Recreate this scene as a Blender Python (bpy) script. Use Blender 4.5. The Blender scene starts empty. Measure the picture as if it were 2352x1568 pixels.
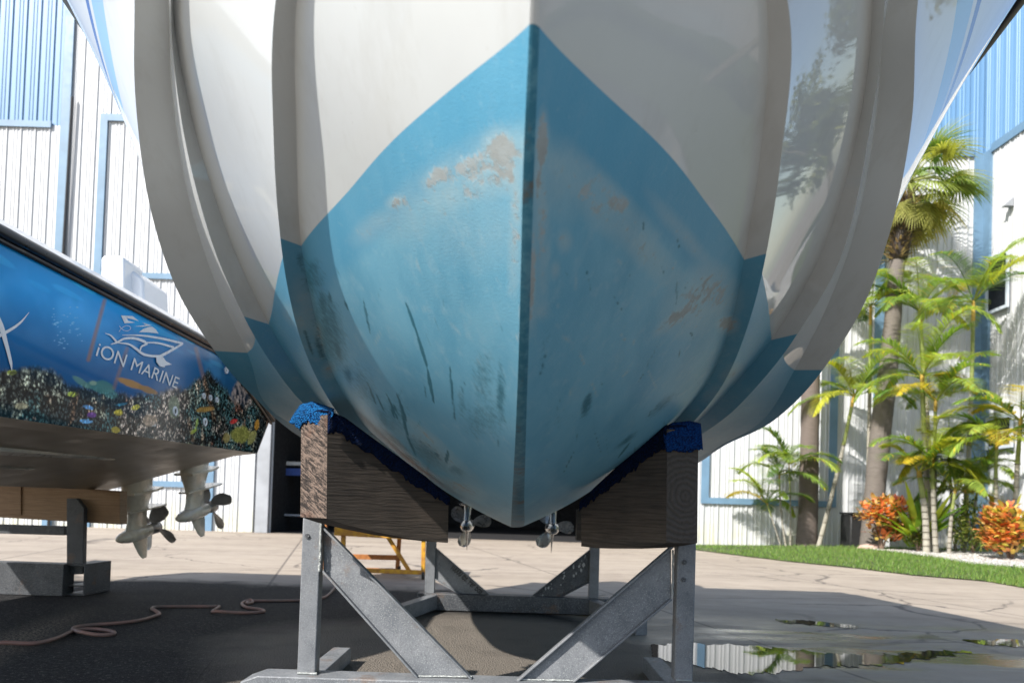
import bpy, math, random
import numpy as np
from mathutils import Vector, Matrix
random.seed(7); rng = np.random.default_rng(7)
S = bpy.context.scene; COL = S.collection
R = math.radians
# ---------------------------------------------------------------- camera
CAMH, PITCH, ROLL, F, PX, PY = 0.92, R(1.5), R(1.8), 1800.0, 1176.0, 1113.0   # pixels of a 2352 x 1568 picture
cam = bpy.data.cameras.new("camera"); co = bpy.data.objects.new("camera", cam); COL.objects.link(co)
ROT = Matrix.Rotation(R(90)+PITCH, 3, 'X') @ Matrix.Rotation(ROLL, 3, 'Z')
co.matrix_world = Matrix.Translation((0,0,CAMH)) @ ROT.to_4x4()
cam.sensor_width = 36; cam.lens = F/2352*36; cam.shift_y = (PY-784)/2352
cam.clip_start = .05; cam.clip_end = 600
cam.dof.use_dof = True; cam.dof.focus_distance = 3.3; cam.dof.aperture_fstop = 3.2
S.camera = co
# ---------------------------------------------------------------- light
SUN_AZ, SUN_EL = 43, 39          # azimuth to the left of straight behind the camera
w = bpy.data.worlds.new("World"); S.world = w; w.use_nodes = True
nt = w.node_tree; bg = nt.nodes['Background']; sky = nt.nodes.new('ShaderNodeTexSky')
sky.sky_type = 'NISHITA'; sky.sun_disc = False; sky.sun_elevation = R(SUN_EL)
sd = Vector((-math.cos(R(SUN_EL))*math.sin(R(SUN_AZ)), -math.cos(R(SUN_EL))*math.cos(R(SUN_AZ)), math.sin(R(SUN_EL))))
sky.sun_rotation = math.atan2(sd.x, sd.y)
nt.links.new(sky.outputs[0], bg.inputs[0]); bg.inputs[1].default_value = .135
sl = bpy.data.lights.new("sun", 'SUN'); sl.energy = 5.0; sl.angle = R(.55); sl.color = (1, .945, .87)
so = bpy.data.objects.new("sun", sl); COL.objects.link(so); so.rotation_euler = sd.to_track_quat('Z', 'Y').to_euler()
so.location = (-10, -20, 20)
S.view_settings.view_transform = 'Standard'; S.view_settings.look = 'None'
S.view_settings.exposure = 0.72; S.view_settings.gamma = 1
# ---------------------------------------------------------------- picture <-> world (for measuring positions)
RN = np.array(ROT)
def ray(x, y): return RN @ np.array([(x-PX)/F, -(y-PY)/F, -1.0])
def W(x, y, Y):
    d = ray(x, y); t = Y/d[1]; return np.array([d[0]*t, Y, CAMH+d[2]*t])
def G(x, y, z=0):
    d = ray(x, y); t = (z-CAMH)/d[2]; return np.array([d[0]*t, d[1]*t, z])
def XP(x, y, X):                      # point on the plane world X = X
    d = ray(x, y); t = X/d[0]; return np.array([X, d[1]*t, CAMH+d[2]*t])
def proj(P):
    P = np.asarray(P)-np.array([0,0,CAMH]); L = P @ RN
    return PX+F*L[...,0]/-L[...,2], PY-F*L[...,1]/-L[...,2]
# ---------------------------------------------------------------- mesh helpers
class MB:
    def __init__(s): s.v=[]; s.f=[]; s.m=[]; s.c=[]
    def add(s, v, f, mi=0, col=None):
        n=len(s.v); s.v += [tuple(map(float,p)) for p in v]; s.f += [tuple(i+n for i in q) for q in f]; s.m += [mi]*len(f)
        s.c += [tuple(col) if col is not None else (1,1,1,1)]*len(v); return s
    def box(s, a, b, mi=0, col=None):
        (x0,y0,z0),(x1,y1,z1)=a,b
        v=[(x0,y0,z0),(x1,y0,z0),(x1,y1,z0),(x0,y1,z0),(x0,y0,z1),(x1,y0,z1),(x1,y1,z1),(x0,y1,z1)]
        return s.add(v,[(0,3,2,1),(4,5,6,7),(0,1,5,4),(1,2,6,5),(2,3,7,6),(3,0,4,7)],mi,col)
    def prism(s, poly, d, mi=0, col=None):     # polygon (3D points) pushed along vector d
        n=len(poly); a=[np.array(p,float) for p in poly]; b=[p+np.array(d,float) for p in a]
        return s.add(a+b,[tuple(range(n))[::-1],tuple(range(n,2*n))]+[(i,(i+1)%n,(i+1)%n+n,i+n) for i in range(n)],mi,col)
    def beam(s, p, q, wd, ht, up=(0,0,1), mi=0, col=None):
        p=Vector(p);q=Vector(q);t=(q-p).normalized();u=Vector(up);sd_=t.cross(u).normalized();u=sd_.cross(t).normalized()
        v=[]
        for c in (p,q):
            for a,b in ((-1,-1),(1,-1),(1,1),(-1,1)): v.append(c+sd_*(a*wd/2)+u*(b*ht/2))
        return s.add(v,[(0,1,2,3),(7,6,5,4)]+[(i,i+4,(i+1)%4+4,(i+1)%4) for i in range(4)],mi,col)
    def tube(s, pts, r, n=10, mi=0, col=None, cap=True):
        pts=[Vector(p) for p in pts]; rr=r if hasattr(r,'__len__') else [r]*len(pts); v=[];f=[]; u=None
        for i,p in enumerate(pts):
            t=(pts[min(i+1,len(pts)-1)]-pts[max(i-1,0)]).normalized()
            if u is None: u=t.orthogonal().normalized()
            u=(u-t*u.dot(t)).normalized(); b=t.cross(u)
            for k in range(n):
                a=2*math.pi*k/n; v.append(p+(u*math.cos(a)+b*math.sin(a))*rr[i])
        for i in range(len(pts)-1):
            for k in range(n): f.append((i*n+k,i*n+(k+1)%n,(i+1)*n+(k+1)%n,(i+1)*n+k))
        if cap: f.append(tuple(range(n))[::-1]); f.append(tuple(range((len(pts)-1)*n,len(pts)*n)))
        return s.add(v,f,mi,col)
    def rings(s, rings, mi=0, cap=True, col=None):
        n=len(rings[0]); v=[p for r_ in rings for p in r_]; f=[]
        for i in range(len(rings)-1):
            for k in range(n): f.append((i*n+k,i*n+(k+1)%n,(i+1)*n+(k+1)%n,(i+1)*n+k))
        if cap: f.append(tuple(range(n))[::-1]); f.append(tuple(range((len(rings)-1)*n,len(rings)*n)))
        return s.add(v,f,mi,col)
    def xform(s, fn): s.v=[tuple(fn(p)) for p in s.v]; return s
def wloc(o):
    l=Vector(o.location) if o else Vector((0,0,0)); p=o.parent if o else None
    while p: l=l+p.location; p=p.parent
    return l
def part(name, mb, mats, parent=None, angle=35, bevel=0, attrs=None, col=False, recalc=True):
    me=bpy.data.meshes.new(name); L=wloc(parent) if parent else Vector((0,0,0))
    loc=Vector((0,0,0))
    v=np.array(mb.v)-np.array(L)
    if not parent:
        loc=Vector((float(v[:,0].mean()),float(v[:,1].mean()),float(v[:,2].min()))); v=v-np.array(loc)
    me.from_pydata(v.tolist(),[],mb.f)
    for m in (mats if isinstance(mats,(list,tuple)) else [mats]): me.materials.append(m)
    if any(mb.m): me.polygons.foreach_set('material_index',mb.m)
    me.polygons.foreach_set('use_smooth',[True]*len(me.polygons))
    if recalc:
        import bmesh
        bm=bmesh.new(); bm.from_mesh(me); bmesh.ops.recalc_face_normals(bm,faces=bm.faces); bm.to_mesh(me); bm.free()
    if angle is not None: me.set_sharp_from_angle(angle=R(angle))
    if col:
        ca=me.color_attributes.new(name='Col',type='FLOAT_COLOR',domain='POINT')
        ca.data.foreach_set('color',np.array(mb.c,dtype=np.float32).ravel())
    for k,a in (attrs or {}).items():
        at=me.attributes.new(k,'FLOAT','POINT'); at.data.foreach_set('value',np.asarray(a,dtype=np.float32))
    me.update()
    o=bpy.data.objects.new(name,me); COL.objects.link(o); o.location=loc
    if parent: o.parent=parent
    if bevel:
        b=o.modifiers.new('bevel','BEVEL'); b.width=bevel; b.segments=2; b.limit_method='ANGLE'; b.angle_limit=R(40)
    return o
def tag(o, label=None, cat=None, group=None, kind=None):
    for k,v in (('label',label),('category',cat),('group',group),('kind',kind)):
        if v: o[k]=v
    return o
def thing(name, label, cat, loc, group=None):
    o=bpy.data.objects.new(name,None); o.empty_display_size=.2; COL.objects.link(o); o.location=Vector([float(c) for c in loc])
    return tag(o,label,cat,group)
# ---------------------------------------------------------------- materials
class N:
    def __init__(s,name,rough=.5,metal=0,color=(.5,.5,.5)):
        s.m=bpy.data.materials.new(name); s.m.use_nodes=True; s.t=s.m.node_tree; s.b=s.t.nodes['Principled BSDF']
        s.b.inputs['Roughness'].default_value=rough; s.b.inputs['Metallic'].default_value=metal
        s.b.inputs['Base Color'].default_value=(*color,1)
        s.tc=s.n('ShaderNodeTexCoord'); s.obj=s.tc.outputs['Object']; s.col=None
    def n(s,t,**k):
        x=s.t.nodes.new(t)
        for a,b in k.items(): setattr(x,a,b)
        return x
    def l(s,a,b): s.t.links.new(a,b)
    def put(s,sock,v):
        if isinstance(v,(int,float)): sock.default_value=v
        elif isinstance(v,(tuple,list)): sock.default_value=(*v,1) if len(v)==3 and len(sock.default_value)==4 else v
        else: s.l(v,sock)
    def noise(s,scale,detail=4,rough=.55,vec=None,stretch=None,dist=0):
        x=s.n('ShaderNodeTexNoise'); x.inputs['Scale'].default_value=scale; x.inputs['Detail'].default_value=detail
        x.inputs['Roughness'].default_value=rough; x.inputs['Distortion'].default_value=dist
        v=vec or s.obj
        if stretch:
            mp=s.n('ShaderNodeMapping'); s.l(v,mp.inputs[0]); mp.inputs['Scale'].default_value=stretch; v=mp.outputs[0]
        s.l(v,x.inputs['Vector']); return x.outputs['Fac']
    def ramp(s,fac,lo,hi,a=0,b=1):
        x=s.n('ShaderNodeMapRange'); x.inputs['From Min'].default_value=lo; x.inputs['From Max'].default_value=hi
        x.inputs['To Min'].default_value=a; x.inputs['To Max'].default_value=b; s.put(x.inputs['Value'],fac); return x.outputs[0]
    def math(s,op,a,b=None,clamp=False):
        x=s.n('ShaderNodeMath',operation=op,use_clamp=clamp); s.put(x.inputs[0],a)
        if b is not None: s.put(x.inputs[1],b)
        return x.outputs[0]
    def mix(s,fac,a,b,mode='MIX'):
        x=s.n('ShaderNodeMix',data_type='RGBA',blend_type=mode); s.put(x.inputs[0],fac); s.put(x.inputs[6],a); s.put(x.inputs[7],b); return x.outputs[2]
    def attr(s,name,color=False):
        x=s.n('ShaderNodeAttribute',attribute_name=name); return x.outputs['Color'] if color else x.outputs['Fac']
    def sep(s,v=None):
        x=s.n('ShaderNodeSeparateXYZ'); s.l(v or s.obj,x.inputs[0]); return x.outputs
    def color(s,c): s.put(s.b.inputs['Base Color'],c); s.col=c; return s
    def rough(s,c): s.put(s.b.inputs['Roughness'],c); return s
    def bump(s,h,strength=.3,dist=.01):
        x=s.n('ShaderNodeBump'); x.inputs['Strength'].default_value=strength; x.inputs['Distance'].default_value=dist
        s.l(h,x.inputs['Height'])
        cur=s.b.inputs['Normal'].links
        if cur: s.l(cur[0].from_socket,x.inputs['Normal'])
        s.l(x.outputs[0],s.b.inputs['Normal']); return s
def simple(name,c,rough=.5,metal=0,var=.15,scale=6,bump=0,bscale=60,c2=None,detail=5,coat=0,stretch=None):
    m=N(name,rough,metal,c); c2=c2 or tuple(max(0,x*(1-2*var)) for x in c)
    nz=m.noise(scale,detail,.6,stretch=stretch); m.color(m.mix(m.ramp(nz,.35,.68),c,c2))
    m.rough(m.ramp(m.noise(scale*2.3,3),.3,.7,max(.03,rough*.8),min(1,rough*1.2)))
    if bump: m.bump(m.noise(bscale,4,.6,stretch=stretch),bump,.01)
    if coat: m.b.inputs['Coat Weight'].default_value=coat; m.b.inputs['Coat Roughness'].default_value=.04
    return m.m
def m_galv(name='galvanised_steel',a=(.19,.20,.215),b_=(.11,.12,.135)):
    m=N(name,.5,.1); m.b.inputs['Specular IOR Level'].default_value=.35
    n1=m.noise(7,5,.6); n2=m.noise(260,3,.7); n3=m.noise(70,4,.7)
    c=m.mix(m.ramp(n1,.35,.7),a,b_); c=m.mix(m.ramp(n3,.52,.7,0,.5),c,tuple(x*.6 for x in b_))
    c=m.mix(m.ramp(n2,.56,.66,0,.75),c,(.42,.44,.44)); c=m.mix(m.ramp(m.noise(4.3,7,.75),.58,.68,0,.6),c,(.15,.085,.045))
    m.color(c); m.rough(m.ramp(n3,.3,.7,.38,.66)); m.bump(n2,.25,.002); m.bump(n3,.25,.004)
    return m.m
GALV=m_galv()
SHADEGALV=m_galv('shaded_galvanised_steel',(.06,.065,.075),(.03,.033,.04))  # the same galvanised steel, with the darkness of shade put into its colour
BLACK=simple('black_rubber',(.012,.012,.013),.32,var=.1)
MATBLK=simple('dark_plastic',(.02,.021,.023),.5,var=.2)
STAIN=simple('polished_steel',(.40,.39,.375),.28,.5,.12,9)
PROPGREY=simple('painted_propeller',(.40,.385,.37),.42,.3,.2,12)
WELD=simple('weld_bead',(.34,.36,.355),.35,.4,.1,60,.6,120)
def m_wood(name,a,b_,c_,rough=.85,endg=False,bump=.6,sc=1):
    m=N(name,rough)
    if endg:
        v0=m.n('ShaderNodeMapping'); m.l(m.obj,v0.inputs[0]); v0.inputs['Rotation'].default_value=(0,R(-33),0); v=m.n('ShaderNodeMapping'); m.l(v0.outputs[0],v.inputs[0]); v.inputs['Scale'].default_value=(20*sc,20*sc,115*sc)
        n1=m.noise(1,4,.65,vec=v.outputs[0],dist=.6); n2=m.noise(120*sc,3,.6)
        h=m.math('ADD',m.math('MULTIPLY',n1,.75),m.math('MULTIPLY',n2,.3))
        c=m.mix(m.ramp(h,.47,.60),c_,a); c=m.mix(m.ramp(m.noise(9,3),.55,.7,0,.5),c,b_); m.color(c)
        m.bump(h,bump,.012)
    else:
        wv=m.n('ShaderNodeTexWave',bands_direction='Z'); wv.inputs['Scale'].default_value=13*sc; wv.inputs['Distortion'].default_value=9
        wv.inputs['Detail'].default_value=3; wv.inputs['Detail Scale'].default_value=.6; wv.inputs['Detail Roughness'].default_value=.45
        mp=m.n('ShaderNodeMapping'); m.l(m.obj,mp.inputs[0]); mp.inputs['Scale'].default_value=(.8,.8,1.7); m.l(mp.outputs[0],wv.inputs[0])
        fine=m.noise(30*sc,5,.7,stretch=(.12,.12,3)); big=m.noise(3.5,4,.6)
        gr=m.noise(1,6,.7,vec=None,stretch=(3.2,3.2,42),dist=.9); wf=m.math('ADD',m.math('MULTIPLY',wv.outputs['Fac'],.22),m.math('MULTIPLY',m.ramp(gr,.35,.65),.78)); c=m.mix(wf,a,b_); c=m.mix(m.ramp(fine,.44,.66,0,.9),c,c_); c=m.mix(m.ramp(big,.45,.7,0,.55),c,c_); m.color(c)
        m.bump(wf,bump*.4,.006); m.bump(fine,bump*.6,.006)
    return m.m
OLDWOOD=m_wood('weathered_timber',(.095,.075,.060),(.066,.052,.042),(.024,.02,.017),sc=1.0,bump=.8)
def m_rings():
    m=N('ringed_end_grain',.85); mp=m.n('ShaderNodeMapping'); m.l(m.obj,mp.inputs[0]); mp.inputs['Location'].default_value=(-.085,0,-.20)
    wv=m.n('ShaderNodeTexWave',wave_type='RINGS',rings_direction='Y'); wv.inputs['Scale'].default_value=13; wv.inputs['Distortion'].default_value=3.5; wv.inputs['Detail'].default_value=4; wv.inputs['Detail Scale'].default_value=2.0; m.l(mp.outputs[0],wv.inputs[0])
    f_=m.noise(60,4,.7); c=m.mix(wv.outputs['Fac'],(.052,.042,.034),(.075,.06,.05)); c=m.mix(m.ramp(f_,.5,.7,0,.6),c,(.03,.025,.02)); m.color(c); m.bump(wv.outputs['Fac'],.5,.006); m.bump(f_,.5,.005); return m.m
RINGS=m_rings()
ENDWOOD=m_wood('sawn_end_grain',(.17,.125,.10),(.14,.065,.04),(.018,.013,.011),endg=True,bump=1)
NEWWOOD=m_wood('pine_timber',(.34,.225,.13),(.27,.165,.09),(.2,.12,.065),rough=.7,bump=.2,sc=.8)
def m_carpet(name,a,b_):
    m=N(name,.95); v=m.n('ShaderNodeTexVoronoi',feature='F1'); v.inputs['Scale'].default_value=150
    mp=m.noise(40,3); vv=m.n('ShaderNodeVectorMath',operation='ADD'); m.l(m.obj,vv.inputs[0])
    sc=m.n('ShaderNodeVectorMath',operation='SCALE'); sc.inputs['Scale'].default_value=.03; cx=m.n('ShaderNodeCombineXYZ'); m.l(mp,cx.inputs[0]); m.l(mp,cx.inputs[1]); m.l(mp,cx.inputs[2]); m.l(cx.outputs[0],sc.inputs[0]); m.l(sc.outputs[0],vv.inputs[1]); m.l(vv.outputs[0],v.inputs['Vector'])
    c=m.mix(m.ramp(v.outputs['Distance'],.15,.75),a,b_); c=m.mix(m.ramp(m.noise(22,4,.7),.55,.72,0,.75),c,(.01,.015,.02)); m.color(c)
    m.b.inputs['Specular IOR Level'].default_value=.15
    m.bump(v.outputs['Distance'],1,.02); return m.m
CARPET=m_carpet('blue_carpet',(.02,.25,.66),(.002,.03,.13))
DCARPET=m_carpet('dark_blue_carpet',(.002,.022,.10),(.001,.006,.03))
def m_sheet(name,c,c2,rough=.45):       # painted ribbed sheet metal, rain streaked, mossy at the foot
    m=N(name,rough); x=m.sep()
    st=m.noise(1.2,5,.6,stretch=(5,5,.25)); cc=m.mix(m.ramp(st,.45,.75,0,.45),c,c2)
    foot=m.math('MULTIPLY',m.ramp(x[2],.95,.05),m.ramp(m.noise(2.5,5,.7,stretch=(1,1,.5)),.42,.62),True)
    cc=m.mix(m.math('MULTIPLY',foot,.6),cc,(.55,.52,.28)); m.color(cc); return m.m
WSHEET=m_sheet('white_ribbed_sheet',(.52,.535,.55),(.43,.46,.50))
BSHEET=m_sheet('blue_ribbed_sheet',(.13,.26,.43),(.09,.20,.36))
TRIM=simple('blue_trim_paint',(.14,.245,.36),.45,var=.1,scale=2)
GREYSTL=simple('grey_column_paint',(.33,.35,.38),.5,var=.12,scale=2)
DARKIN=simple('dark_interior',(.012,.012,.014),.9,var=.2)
YELLOW=simple('yellow_scaffold_paint',(.62,.34,.02),.5,var=.12,scale=14,c2=(.33,.13,.03))
YPIPE=simple('rusty_orange_paint',(.42,.16,.04),.6,var=.2,scale=20)
CREAM=simple('cream_engine_paint',(.66,.61,.50),.28,var=.06,scale=5,coat=.4)
DUSTY=simple('dusty_gelcoat_bottom',(.52,.44,.34),.42,var=.12,scale=2.5,stretch=(1,.2,1))
WHITE=simple('white_gelcoat',(.74,.75,.76),.22,var=.03,scale=3,coat=.5)
DECAL=simple('white_vinyl_decal',(.78,.80,.83),.3,var=.03)
GLASS=N('window_glass',.25,0,(.012,.016,.022)).m
GLASS.node_tree.nodes['Principled BSDF'].inputs['Specular IOR Level'].default_value=.12
FRAME=simple('window_frame_paint',(.55,.62,.7),.4,var=.05)

# ---------------------------------------------------------------- ground
def m_ground():
    m=N('yard_paving',.8); x=m.sep(); X,Y=x[0],x[1]
    wob=m.noise(.9,5,.6); fine=m.noise(150,4,.75); peb=m.n('ShaderNodeTexVoronoi',feature='F1'); peb.inputs['Scale'].default_value=95; m.l(m.obj,peb.inputs['Vector'])
    big=m.noise(.35,4,.55); mid=m.noise(3.2,6,.65)
    # asphalt in front, concrete slabs behind and to the right
    yb=m.ramp(X,-.3,1.5,8.4,4.15)
    a=m.math('SUBTRACT',yb,Y); a=m.math('ADD',a,m.math('MULTIPLY',m.math('SUBTRACT',wob,.5),1.6)); asph=m.math('MULTIPLY',m.ramp(a,-.25,.25),m.ramp(m.math('ADD',Y,m.math('MULTIPLY',wob,1.0)),.0,.6),True)
    conc=m.mix(m.ramp(mid,.35,.7),(.36,.305,.245),(.265,.222,.178)); conc=m.mix(m.ramp(m.noise(1.1,5,.6,stretch=(.35,1,1)),.4,.66,0,.7),conc,(.405,.345,.28))
    conc=m.mix(m.ramp(fine,.55,.7,0,.35),conc,(.2,.17,.15)); conc=m.mix(m.ramp(m.noise(.55,6,.7,stretch=(.5,1.4,1)),.50,.66,0,.55),conc,(.22,.18,.145))
    br=m.n('ShaderNodeTexBrick'); br.offset=0; br.inputs['Scale'].default_value=1; br.inputs['Brick Width'].default_value=3.6; br.inputs['Row Height'].default_value=2.7
    br.inputs['Mortar Size'].default_value=.018; br.inputs['Mortar Smooth'].default_value=.3
    mp=m.n('ShaderNodeMapping'); m.l(m.obj,mp.inputs[0]); mp.inputs['Rotation'].default_value=(0,0,R(-13)); mp.inputs['Location'].default_value=(.6,.4,0); m.l(mp.outputs[0],br.inputs['Vector'])
    crk=m.n('ShaderNodeTexVoronoi',feature='DISTANCE_TO_EDGE'); crk.inputs['Scale'].default_value=.42
    ad=m.n('ShaderNodeVectorMath',operation='MULTIPLY_ADD'); nn=m.n('ShaderNodeTexNoise'); nn.inputs['Scale'].default_value=1.6; nn.inputs['Detail'].default_value=6; m.l(m.obj,nn.inputs['Vector'])
    m.l(nn.outputs['Color'],ad.inputs[0]); ad.inputs[1].default_value=(.8,.8,0); m.l(m.obj,ad.inputs[2]); m.l(ad.outputs[0],crk.inputs['Vector'])
    cr=m.ramp(crk.outputs['Distance'],.004,.012,1,0); cr=m.math('MULTIPLY',cr,m.ramp(big,.42,.55))
    lines=m.math('MAXIMUM',m.math('MULTIPLY',br.outputs['Fac'],.8),cr)
    conc=m.mix(m.math('MULTIPLY',lines,.75),conc,(.06,.05,.045))
    asp=m.mix(m.ramp(peb.outputs['Color'],.25,.8),(.014,.015,.017),(.038,.038,.040)); asp=m.mix(m.ramp(fine,.62,.70,0,.8),asp,(.20,.185,.165)); asp=m.mix(m.ramp(mid,.4,.65,0,.55),asp,(.018,.018,.020)); asp=m.mix(m.ramp(m.noise(34,3,.85),.57,.63,0,.8),asp,(.13,.125,.115)); sx=m.math('ABSOLUTE',m.math('ADD',m.math('ADD',X,m.math('MULTIPLY',Y,.22)),1.95)); asp=m.mix(m.math('MULTIPLY',m.math('MULTIPLY',m.ramp(m.math('ADD',sx,m.math('MULTIPLY',wob,.35)),.42,.12),m.ramp(m.noise(60,3,.8),.45,.6)),m.ramp(Y,6.5,5)),asp,(.30,.26,.21)); asp=m.mix(m.ramp(m.noise(.8,5,.6,stretch=(.4,1,1)),.52,.66,0,.4),asp,(.075,.07,.065))
    # sun patch under the bow, painted in as paler sandy asphalt
    dx=m.math('POWER',m.math('ABSOLUTE',m.math('MULTIPLY',m.math('ADD',X,.15),.62)),2); dy=m.math('POWER',m.math('ABSOLUTE',m.math('MULTIPLY',m.math('SUBTRACT',Y,4.9),.62)),2)
    worn=m.ramp(m.math('ADD',m.math('ADD',dx,dy),m.math('MULTIPLY',m.math('SUBTRACT',wob,.5),1.2)),1.3,.6)  # ragged outline of the painted sun patch
    sandy=m.mix(m.ramp(fine,.42,.62),(.11,.098,.085),(.33,.29,.245)); sandy=m.mix(m.ramp(mid,.5,.7,0,.4),sandy,(.09,.08,.07))
    asp=m.mix(m.math('MULTIPLY',worn,.9),asp,sandy)
    col=m.mix(asph,conc,asp)
    # damp on the right hand side
    wet=m.math('MULTIPLY',m.ramp(X,.6,1.6),m.ramp(Y,7.2,6.2),True); streak=m.noise(1.3,5,.6,stretch=(.4,1.3,1))
    wet=m.math('MULTIPLY',wet,m.ramp(streak,.40,.56)); col=m.mix(m.math('MULTIPLY',wet,.6),col,(.085,.08,.07))
    m.color(col); m.l(m.ramp(asph,0,1,.5,.12),m.b.inputs['Specular IOR Level']); rg=m.mix(wet,(.82,.82,.82),(.17,.17,.17)); m.rough(m.math('SUBTRACT',rg,m.math('MULTIPLY',m.ramp(fine,.4,.7),.08)))
    dry=m.math('SUBTRACT',1,m.math('MULTIPLY',wet,.8))
    m.bump(m.math('MULTIPLY',m.math('ADD',peb.outputs['Distance'],fine),m.math('MULTIPLY',dry,m.ramp(asph,0,1,.25,1))),.7,.012)
    m.bump(m.math('MULTIPLY',lines,-1),.4,.01)
    return m.m
g=MB(); g.add([(-90,-60,0),(90,-60,0),(90,90,0),(-90,90,0)],[(0,1,2,3)])
o=part('ground',g,m_ground()); o.location=(0,0,0)
for v in o.data.vertices: v.co=Vector(((-90,-60,0),(90,-60,0),(90,90,0),(-90,90,0))[v.index])
tag(o,kind='structure')
# puddles
def m_water():
    m=N('puddle_water',.02,0,(.035,.034,.03)); m.b.inputs['IOR'].default_value=1.33; m.b.inputs['Specular IOR Level'].default_value=.8
    m.bump(m.noise(5,2),.02,.01); return m.m
WATER=m_water()
def puddle(pts, name='puddle'):
    P=[G(x,y) for x,y in pts]; c=np.mean(P,axis=0); out=[]
    n=len(P)
    for i in range(n):                      # smooth, ragged outline
        a,b=P[i],P[(i+1)%n]
        for k in range(14):
            t=k/14; q=a*(1-t)+b*t; j=rng.normal(0,.005,3); j[1]=j[1]*2.5+.03*math.sin(i*5.1+k*.8)+.02*math.sin(k*1.7+i); q=q+j; out.append((q[0],q[1],.004))
    from mathutils.geometry import tessellate_polygon
    tri=tessellate_polygon([[Vector(q) for q in out]]); tri=[t if (np.cross(np.array(out[t[1]])-np.array(out[t[0]]),np.array(out[t[2]])-np.array(out[t[0]]))[2]>0) else t[::-1] for t in tri]
    mb=MB(); mb.add(out,tri); o=part(name,mb,WATER,angle=None,recalc=False); o.data.polygons.foreach_set('use_smooth',[False]*len(o.data.polygons)); return tag(o,kind='structure')
puddle([(1495,1482),(1560,1478),(1700,1482),(1800,1489),(1905,1500),(1985,1504),(2060,1502),(2150,1494),(2230,1496),(2160,1507),(2050,1524),(1950,1530),(1880,1530),(1790,1545),(1700,1549),(1640,1536),(1560,1522),(1500,1512)])
puddle([(2210,1470),(2352,1468),(2500,1474),(2500,1489),(2352,1486),(2260,1481)])
puddle([(1780,1423),(1860,1425),(1975,1438),(1965,1444),(1880,1436),(1800,1430)])

# ---------------------------------------------------------------- main boat
def hermite(xs, ys, q):
    xs=np.array(xs,float); ys=np.array(ys,float); d=np.diff(ys)/np.diff(xs); m_=np.zeros(len(xs)); m_[0]=d[0]; m_[-1]=d[-1]
    for i in range(1,len(xs)-1):
        h0,h1=xs[i]-xs[i-1],xs[i+1]-xs[i]; m_[i]=(d[i-1]*h1+d[i]*h0)/(h0+h1)
    q=np.clip(q,xs[0],xs[-1]); i=np.clip(np.searchsorted(xs,q)-1,0,len(xs)-2); h=xs[i+1]-xs[i]; t=(q-xs[i])/h
    return (2*t**3-3*t**2+1)*ys[i]+(t**3-2*t**2+t)*h*m_[i]+(-2*t**3+3*t**2)*ys[i+1]+(t**3-t**2)*h*m_[i+1]
def trace_x(tr, Y, z, fb):
    P=[]
    for (a,b) in zip(tr[:-1],tr[1:]):
        for k in range(40): t=k/40; P.append((a[0]*(1-t)+b[0]*t,a[1]*(1-t)+b[1]*t))
    P.append(tr[-1]); zs=np.array([W(x,y,Y)[2] for x,y in P])
    s=np.where(np.diff(np.sign(zs-z))!=0)[0]
    if len(s)==0: return fb
    i=s[0]; t=(z-zs[i])/(zs[i+1]-zs[i]); x=P[i][0]*(1-t)+P[i+1][0]*t; y=P[i][1]*(1-t)+P[i+1][1]*t
    return W(x,y,Y)[0]
K_Z=[(.3,3.2),(.5,2.75),(.7,2.4),(1.0,1.96),(1.25,1.70),(1.5,1.475),(1.75,1.295),(2.0,1.165),(2.4,1.02),(2.8,.94),(3.2,.89),(3.6,.855),(4.5,.80),(6,.765),(7.2,.75)]
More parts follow.
